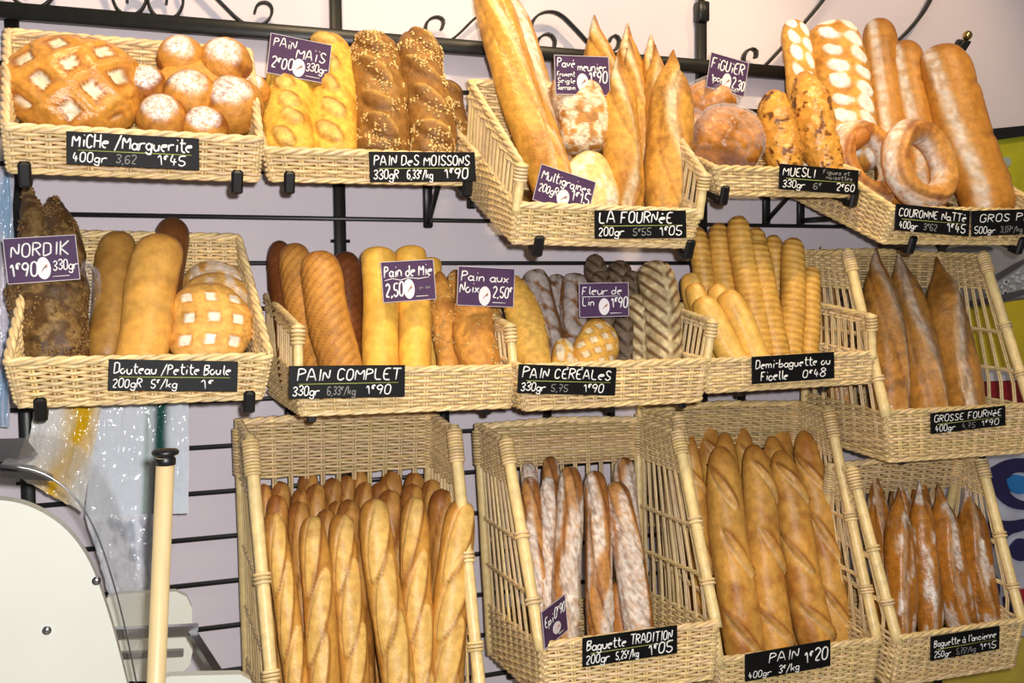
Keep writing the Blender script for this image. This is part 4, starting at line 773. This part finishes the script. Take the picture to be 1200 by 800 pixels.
slate('cereales', [(608, 427), (723, 430), (720, 464), (606, 460)], 'black sign reading PAIN CEREALES, 1€90', 'PAIN CÉRÉALeS', [('330gr', .03, .24, .28, 0), ('5,75', .33, .17, .24, 1), ('1€90', .66, .21, .30, 0)], h1=.36)
slate('demi', [(880, 418), (978, 412), (977, 443), (882, 450)], 'black sign with thin writing, Demi-baguette ou Ficelle 0€48', 'Demi-baguette ou', [('Ficelle', .10, .32, .32, 0), ('0€48', .60, .28, .30, 0)], h1=.32, under=False)
slate('grosse', [(1086, 485), (1175, 475), (1181, 498), (1095, 508)], 'black sign reading GROSSE FOURNEE, 400gr', 'GROSSE FOURNéE', [('400gr', .05, .26, .32, 0), ('4,75', .40, .18, .26, 1), ('1€90', .66, .24, .30, 0)], h1=.34)
slate('tradition', [(680, 748), (791, 732), (796, 765), (685, 781)], 'black sign reading Baguette TRADITION, 1€05', 'Baguette TRADITION', [('200gr', .03, .24, .30, 0), ('5,25€/kg', .34, .24, .28, 0), ('1€05', .68, .26, .38, 0)], h1=.34)
slate('pain', [(872, 767), (972, 749), (974, 780), (874, 798)], 'black sign reading PAIN, 400gr, 3€/kg, 1€20', 'PAIN', [('400gr', .03, .26, .24, 0), ('3€/kg', .38, .24, .28, 0)], u1=.27, w1=.34, h1=.36, under=False, extra=[('1€20', .68, .30, .28, .46, 0)])
slate('ancienne', [(1090, 746), (1170, 733), (1172, 760), (1091, 774)], 'black sign reading Baguette a l\'ancienne at the bottom right', "Baguette à l'ancienne", [('250gr', .04, .24, .26, 0), ('5,75€/kg', .36, .28, .24, 1), ('1€15', .70, .24, .28, 0)], h1=.30)
B = BK['cereales']; c_ = lerp(B['G']['ftr'], B['G']['ftl'], .13) + B['N'] * .012 + B['D'] * .004
bd = Board('price_sign', [(777, 422), (813, 421), (815, 430), (781, 432)], c_[1], 'tiny black sign lying flat on the basket rim beside the striped loaf', 'sign', 'black price signs', MSLATE); bd.text('1€90', .15, .3, .5, .7, dim=True); bd.done()

def card(quad, Y, label, build, Yr=None):
    B = Board('price_card', quad, Y, label, 'price card', 'purple price cards', MPURP, th=.0022, Yr=Yr, edge=MEDGE); build(B)
    B.line([(.62, .10), (.86, .10)], .0007, B.T); return B.done()
def cY(key, q): b = BK[key]; return b['Yf'] + q * b['p']['d'] * b['D'][1]
def f_(B): B.text('PAiN', .06, .70, .22, .36, rise=-.0); B.text('MAÏS', .44, .50, .26, .48); B.text('2€00', .05, .16, .28, .36); B.oval(.50, .27, .105, .23); B.text('330gr', .62, .24, .20, .34)
card([(316, 38), (388, 54), (384, 98), (314, 86)], cY('moissons', .36), 'purple card reading PAIN MAIS 2€00', f_)
def f_(B):
    B.text('Pavé', .05, .70, .22, .32); B.text('meunier', .42, .62, .22, .52); B.oval(.50, .32, .105, .23); B.text('1€90', .62, .32, .30, .34)
    for i, t in enumerate(('Froment', 'Seigle', 'Sarrasin')): B.text(t, .04, .46 - .17 * i, .13, .32)
card([(650, 65), (714, 67), (713, 112), (650, 110)], cY('fournee', .40), 'purple card reading Pave meunier 1€90', f_)
def f_(B): B.text('Multigraines', .06, .62, .26, .88); B.text('200gR', .05, .28, .22, .34); B.oval(.50, .30, .11, .23); B.text('1€15', .62, .30, .32, .34)
card([(634, 192), (698, 214), (688, 254), (624, 234)], cY('fournee', .10), 'tilted purple card reading Multigraines 1€15', f_)
def f_(B): B.text('FiGUiER', .06, .58, .30, .84); B.text('1pce', .10, .22, .22, .30); B.oval(.50, .30, .12, .24); B.text('2,30', .64, .16, .30, .34)
card([(834, 62), (878, 74), (870, 114), (826, 101)], cY('figuier', .42), 'tilted purple card reading FIGUIER 2,30', f_)
def f_(B): B.text('NORDIK', .08, .58, .30, .80); B.text('1€90', .04, .14, .32, .38); B.oval(.51, .30, .10, .25); B.text('330gr', .64, .24, .22, .34)
card([(5, 280), (90, 275), (92, 327), (8, 333)], cY('nordik', .26), 'purple card reading NORDIK 1€90', f_)
def f_(B): B.text('Pain de Mie', .05, .62, .28, .90); B.line([(.05, .54), (.2, .58), (.35, .53), (.5, .58), (.7, .54), (.9, .57)], .0008, B.T); B.text('2,50', .05, .14, .34, .34); B.oval(.50, .30, .105, .25); B.text('pièce', .70, .28, .08, .2, dim=True)
card([(447, 307), (510, 304), (508, 350), (448, 355)], cY('complet', .20), 'purple card reading Pain de Mie 2,50', f_)
def f_(B): B.text('Pain aux', .06, .64, .24, .84); B.text('Noix', .04, .34, .26, .34); B.oval(.48, .26, .105, .25); B.text('2,50€', .62, .24, .28, .34)
card([(537, 311), (605, 316), (599, 359), (535, 358)], cY('complet', .16), 'purple card reading Pain aux Noix 2,50€', f_)
def f_(B): B.text('Fleur de', .06, .66, .24, .80, dim=False); B.line([(.05, .60), (.84, .61)], .0007, B.T); B.text('Lin', .06, .34, .24, .24); B.oval(.50, .30, .11, .25); B.text('1€90', .64, .26, .32, .34)
card([(678, 332), (737, 331), (735, 370), (679, 372)], cY('cereales', .24), 'purple card reading Fleur de Lin 1€90', f_)
def f_(B): B.text('Epi', .10, .52, .26, .34); B.text('0€90', .48, .58, .26, .46, slant=.3); B.oval(.56, .30, .16, .16)
card([(634, 716), (661, 697), (665, 737), (637, 762)], fY('tradition', .016), 'purple card reading Epi, turned sideways at the corner of the floured baguette basket', f_, Yr=fY('tradition', -.05))
# ------------------------------------------------------------------ left side: slicing machine, wooden pole, hanging plastic bags
Yn = -.74; Yb = -.50
sl = empty('bread_slicer', at(40, 800, Yn) * np.array([1, 1, 0]), 'cream enamel bread slicing machine at the bottom left', 'slicing machine')
out = [(-150, 590), (-60, 584), (0, 585), (28, 590), (52, 601), (75, 617), (95, 640), (110, 668), (122, 702), (133, 738), (142, 772), (150, 805), (176, 905), (200, 1010), (-150, 1010)]
P = resample(chaikin(np.array(out[:13], float), 2), 60); P = [tuple(p) for p in P] + [(200, 1010), (-150, 1010)]
def solid_plate(mb, px, Y, th):
    V = np.array([at(x, y, Y) for x, y in px]); n = len(V); c = V.mean(0); W_ = V + Y3 * th
    mb.add(np.vstack([V, W_]), [[list(range(n))[::-1]], [list(range(n, 2 * n))], [[i, (i + 1) % n, n + (i + 1) % n, n + i] for i in range(n)]])
mb = MB(); solid_plate(mb, P, Yn, .03); sp = mb.build('side_panel', MCREAM, sl, smooth=False)
for x, y in ((113, 680), (55, 738)):
    c = at(x, y, Yn); mb = MB(); mb.tube([c + Y3 * .002, c - Y3 * .003], .0062, 16); sphere(mb, c - Y3 * .003, (.0045, .002, .0045), 10); mb.build('bolt', MSTEEL, sp)
far = [(120, 712), (126, 700), (140, 696), (206, 693), (219, 699), (225, 712), (226, 762), (222, 780), (210, 792), (186, 798), (150, 798), (126, 790), (120, 770)]
mb = MB(); solid_plate(mb, far, -.36, .02); mb.build('far_panel', MCREAM, sl, smooth=False)
def bar(name, a, b, Ya, Yb_, r, material, k=4):
    mb = MB(); mb.tube([at(*a, Ya), at(*b, Yb_)], r, k, ref=Z3); return mb.build(name, material, sl, smooth=False)
bar('frame_bar', (120, 742), (232, 737), -.46, -.46, .012, MSTEEL); bar('frame_bar', (222, 738), (262, 800), -.45, -.62, .010, MSTEEL); bar('frame_bar', (130, 768), (215, 764), -.42, -.42, .008, MSTEEL)
tr_ = [(186, 797), (200, 792), (282, 790), (294, 797), (300, 815), (300, 900), (186, 900)]
mb = MB(); solid_plate(mb, tr_, -.70, .02); mb.build('tray', MCREAM, sl, smooth=False)
# curved clear guard between the two side panels
gp = chaikin(np.array([(0, 545), (40, 549), (72, 566), (98, 594), (116, 630), (130, 672), (142, 715), (152, 760), (160, 800)], float), 2)
A = np.array([at(x, y, -.66) for x, y in gp]); V = np.stack([A, A + np.array([.02, .24, .02])], 1); mb = MB(); mb.grid(V); mb.grid(V + np.array([-.003, 0, -.003]), flip=True); g_ = mb.build('clear_guard', MACRYL, sl); g_['label'] = 'curved clear acrylic guard'
mb = MB(); mb.tube(A, .0013, 6); mb.build('guard_rim', MSTEEL, sl)
q = [at(-60, 535, -.60), at(-5, 530, -.60), at(38, 513, -.56), at(40, 553, -.56), at(-60, 560, -.60)]
mb = MB(); mb.slab([at(-80, 516, -.58), at(30, 513, -.58), at(42, 528, -.60), at(20, 540, -.62), at(-80, 544, -.62)], (0, .04, -.012), 1); mb.build('top_cover', MSTEEL, sl, smooth=False)
mb = MB(); mb.slab([at(-80, 546, -.64), at(62, 556, -.64), at(40, 545, -.60), at(-80, 538, -.60)], (0, .01, -.012), 1); mb.build('hopper_lip', MSTEEL, sl, smooth=False)
mb = MB(); a0 = at(-150, 1000, Yn); b0 = at(190, 1000, Yn); mb.box(((a0[0] + b0[0]) / 2, Yn + .24, a0[2] / 2), X3 * (b0[0] - a0[0]) / 2, Y3 * .25, Z3 * a0[2] / 2, bev=.01); mb.build('base_cabinet', MCREAM, sl, smooth=False)
# pole
c = at(194, 536, -.86); pl = empty('wooden_pole', (c[0], c[1], 0), 'pale wooden pole with black cap standing beside the slicing machine', 'pole')
mb = MB(); e = at(183, 800, -.86); dv = (e - c) / (c[2] - e[2]); foot = c + dv * c[2]; mb.tube([foot, lerp(foot, c, .5), c], .0125, 20); mb.build('shaft', MWOOD, pl)
mb = MB(); prof = [(-.002, .0135), (.006, .0138), (.010, .011), (.012, .017), (.016, .0185), (.019, .016), (.0205, .004)]
mb.tube([c + Z3 * (h - .008) for h, _ in prof], [r for _, r in prof], 24, ref=X3); cp = mb.build('cap', MBLACK, pl); cp['label'] = 'black plastic cap'
# plastic bags
def sheet(name, px, Y, label, colf, seed, amp=.006, thick=.004, n=(46, 60), group='plastic bags hanging under the left basket'):
    tl, tr, br, bl = [at(x, y, Y) for x, y in px]; u, v = np.meshgrid(np.linspace(0, 1, n[0]), np.linspace(0, 1, n[1]), indexing='ij')
    P = (tl * ((1 - u) * (1 - v))[..., None] + tr * (u * (1 - v))[..., None] + br * (u * v)[..., None] + bl * ((1 - u) * v)[..., None])
    nz = fbm(np.stack([u * 5, v * 2.2, 0 * u + seed], -1), 1.6, seed) - .5; fold = np.sin(u * 23 + 3 * nz + seed) * .4; rid = np.abs(fbm(np.stack([u * 3 + v, v * 3 - u, 0 * u], -1), 2.3, seed + 5) - .5)
    D_ = amp * (2.2 * nz + fold - 2.5 * rid); P0 = P + np.stack([.2 * D_, -np.abs(D_) * 1.2, 0 * D_], -1)
    col = colf(u, v, nz); mb = MB(); mb.grid(P0, col, flip=True); mb.grid(P0 + Y3 * thick, col)
    idx = [np.r_[np.arange(n[0]) * n[1]], np.arange(n[0]) * n[1] + n[1] - 1]
    o = mb.build(name, MBAG, loc=(tl + tr) / 2, smooth=True); return tag(o, label, 'bag', group)
base_c = lambda u, c: np.tile(L3(*c), u.shape + (1,)).reshape(u.shape + (3,))
def c1(u, v, nz):
    col = base_c(u, (226, 232, 238)); e = np.exp(-((u - .70 + .05 * nz) / .07) ** 2); col = mixc(col, L3(22, 78, 70) + 0 * col, np.clip(e * 1.2, 0, 1)); e = np.exp(-((u - .56) / .03) ** 2); return mixc(col, L3(120, 160, 130) + 0 * col, e * .6)
def c2(u, v, nz):
    col = base_c(u, (232, 230, 224)); e = np.exp(-((u - .62 - .12 * np.sin(v * 5)) / .24) ** 2) * sst(.1, .3, v + .3 * nz + .25) * (.6 + .8 * nz); return mixc(col, L3(222, 176, 20) + 0 * col, np.clip(e * 1.6, 0, 1))
def c3(u, v, nz): return mixc(base_c(u, (232, 234, 240)), L3(176, 182, 194) + base_c(u, (0, 0, 0)), sst(.05, .25, nz))
sheet('plastic_bag', [(114, 462), (221, 462), (221, 601), (100, 606)], -.20, 'clear plastic bag bundle with dark green stripe hanging under the left basket', c1, 3)
sheet('plastic_bag', [(44, 466), (122, 466), (98, 600), (24, 560)], -.26, 'clear plastic bag with yellow print behind the slicing machine', c2, 7, amp=.010)
sheet('plastic_bag', [(100, 604), (190, 602), (182, 700), (130, 700)], -.23, 'shiny silvery bag bundle hanging lowest behind the wooden pole', c3, 11)
def c4(u, v, nz): return mixc(base_c(u, (220, 214, 222)), L3(150, 180, 205) + base_c(u, (0, 0, 0)), sst(-.1, .2, np.sin(v * 9) * .15 + nz))
sheet('plastic_bag', [(-40, 196), (17, 200), (13, 500), (-40, 500)], -.12, 'pale plastic bag hanging at the left edge behind the dark rye loaves', c4, 15, amp=.012)

def crumple(px, py, q, wpx, hpx, label, seed):
    b = BK['nordik']; c = at(px, py, b['Yf'] + q * b['p']['d'] * b['D'][1]); k = mpp(c); n = 34; th = np.linspace(0, math.pi, n); ph = np.arange(2 * n) * math.pi / n
    dr = np.stack([np.sin(th)[:, None] * np.cos(ph)[None], np.sin(th)[:, None] * np.sin(ph)[None], np.cos(th)[:, None] * np.ones_like(ph)[None]], -1)
    P = dr * np.array([wpx * k / 2, .016, hpx * k / 2]) * (.75 + .55 * np.abs(fbm(dr * .1, 22, seed) - .5) * 2)[..., None]; mb = MB(); mb.grid(c + P, wrap=True)
    tag(mb.build('clear_wrapper', MCELLO, smooth=False), label, 'wrapper')
crumple(104, 345, .52, 34, 90, 'crumpled clear wrapper between the dark rye loaf and the smooth loaves', 5)

# ------------------------------------------------------------------ right side: big painted panel on the wall
pn = empty('painted_panel', (2.75, -.03, .5), 'large colourful painted panel on the wall at the far right', 'wall panel')
def w(x, y): return at(x, y, -.016)
def piece(name, px, color, y0, th, nm=None, sm=2, rough=.55):
    P = chaikin(np.array([*px, px[0]], float), sm)[:-1] if sm else np.array(px, float); mb = MB(); V = np.array([at(x, y, y0 - th) for x, y in P]); n = len(V)
    mb.add(np.vstack([V, V + Y3 * th]), [[list(range(n))[::-1]], [list(range(n, 2 * n))], [[i, (i + 1) % n, n + (i + 1) % n, n + i] for i in range(n)]])
    M = mat('paint_' + name, color, rough, noise=.12, nscale=14); o = mb.build(name, M, pn, smooth=False)
    return o
piece('yellow_field', [(1120, 172), (1160, 165), (1215, 157), (1290, 160), (1290, 300), (1215, 300), (1100, 300)], (176, 172, 30), -.006, .010, sm=0)
piece('black_border', [(1120, 160), (1160, 151), (1210, 146), (1290, 146), (1290, 158), (1210, 158), (1160, 165), (1120, 174)], (16, 16, 18), -.006, .024, sm=0)
piece('grey_dot', [(1172, 185), (1184, 183), (1186, 194), (1174, 197)], (150, 160, 150), -.016, .004)
piece('pale_band', [(1060, 240), (1290, 216), (1290, 262), (1060, 290)], (196, 200, 196), -.008, .012, sm=0)
piece('mosaic_field', [(1060, 288), (1290, 258), (1290, 345), (1160, 350), (1060, 366)], (140, 140, 140), -.007, .012, sm=0)
for px in ([(1090, 300), (1120, 288), (1160, 288), (1166, 294), (1124, 296), (1096, 306)], [(1150, 332), (1205, 300), (1206, 306), (1153, 339)], [(1080, 357), (1150, 352), (1210, 336), (1210, 343), (1152, 359), (1080, 364)]): piece('dark_line', px, (70, 66, 72), -.018, .006, sm=1)
rg = np.random.default_rng(4); mb = MB()
for i in range(80):
    x, y = rg.uniform(1150, 1205), rg.uniform(304, 345); 
    if y < 332 - (x - 1150) * .5 + 8: continue
    c = at(x, y, -.021); mb.box(c, X3 * .004, Y3 * .002, Z3 * .004)
ms = mb.build('mosaic_chips', mat('mosaic_chips', (176, 182, 188), .4), pn, smooth=False); ms['kind'] = 'stuff'
piece('lemon_field', [(1060, 360), (1160, 356), (1290, 340), (1290, 432), (1060, 440)], (190, 170, 30), -.006, .012, sm=0)
piece('white_band', [(1060, 436), (1290, 426), (1290, 442), (1060, 450)], (196, 196, 204), -.006, .014, sm=0)
piece('red_field', [(1060, 448), (1290, 440), (1290, 530), (1060, 530)], (140, 24, 30), -.006, .011, sm=0)
piece('white_field', [(1060, 528), (1290, 522), (1290, 744), (1060, 750)], (192, 196, 210), -.006, .011, sm=0)
NAVY = (38, 32, 78)
for px in ([(1162, 548), (1180, 538), (1205, 536), (1215, 545), (1212, 556), (1190, 552), (1180, 562), (1184, 580), (1200, 588), (1216, 586), (1216, 596), (1190, 598), (1170, 586), (1162, 566)],
           [(1160, 604), (1180, 612), (1210, 606), (1216, 614), (1200, 622), (1182, 626), (1176, 640), (1162, 642), (1158, 622)], [(1184, 640), (1192, 630), (1206, 632), (1214, 642), (1206, 656), (1192, 658), (1184, 650)],
           [(1150, 662), (1166, 668), (1174, 690), (1166, 716), (1150, 724), (1150, 710), (1160, 700), (1160, 684), (1150, 676)], [(1176, 700), (1196, 690), (1210, 700), (1212, 716), (1190, 722), (1178, 716)]): piece('navy_swirl', px, NAVY, -.017, .005)
piece('blue_spot', [(1180, 562), (1190, 555), (1206, 560), (1208, 574), (1196, 580), (1184, 576)], (40, 120, 190), -.017, .008)
piece('olive_field', [(1030, 752), (1290, 742), (1290, 960), (1030, 960)], (200, 178, 70), -.006, .011, sm=0)
piece('red_spot', [(1186, 694), (1204, 688), (1212, 700), (1206, 712), (1190, 708)], (170, 30, 40), -.018, .006)
mb = MB(); q = [at(1030, 175, -.001), at(1290, 150, -.001), at(1290, 960, -.001), at(1030, 960, -.001)]; mb.slab(q, (0, -.007, 0), 1); mb.build('backing', mat('panel_backing', (120, 110, 100), .7), pn, smooth=False)
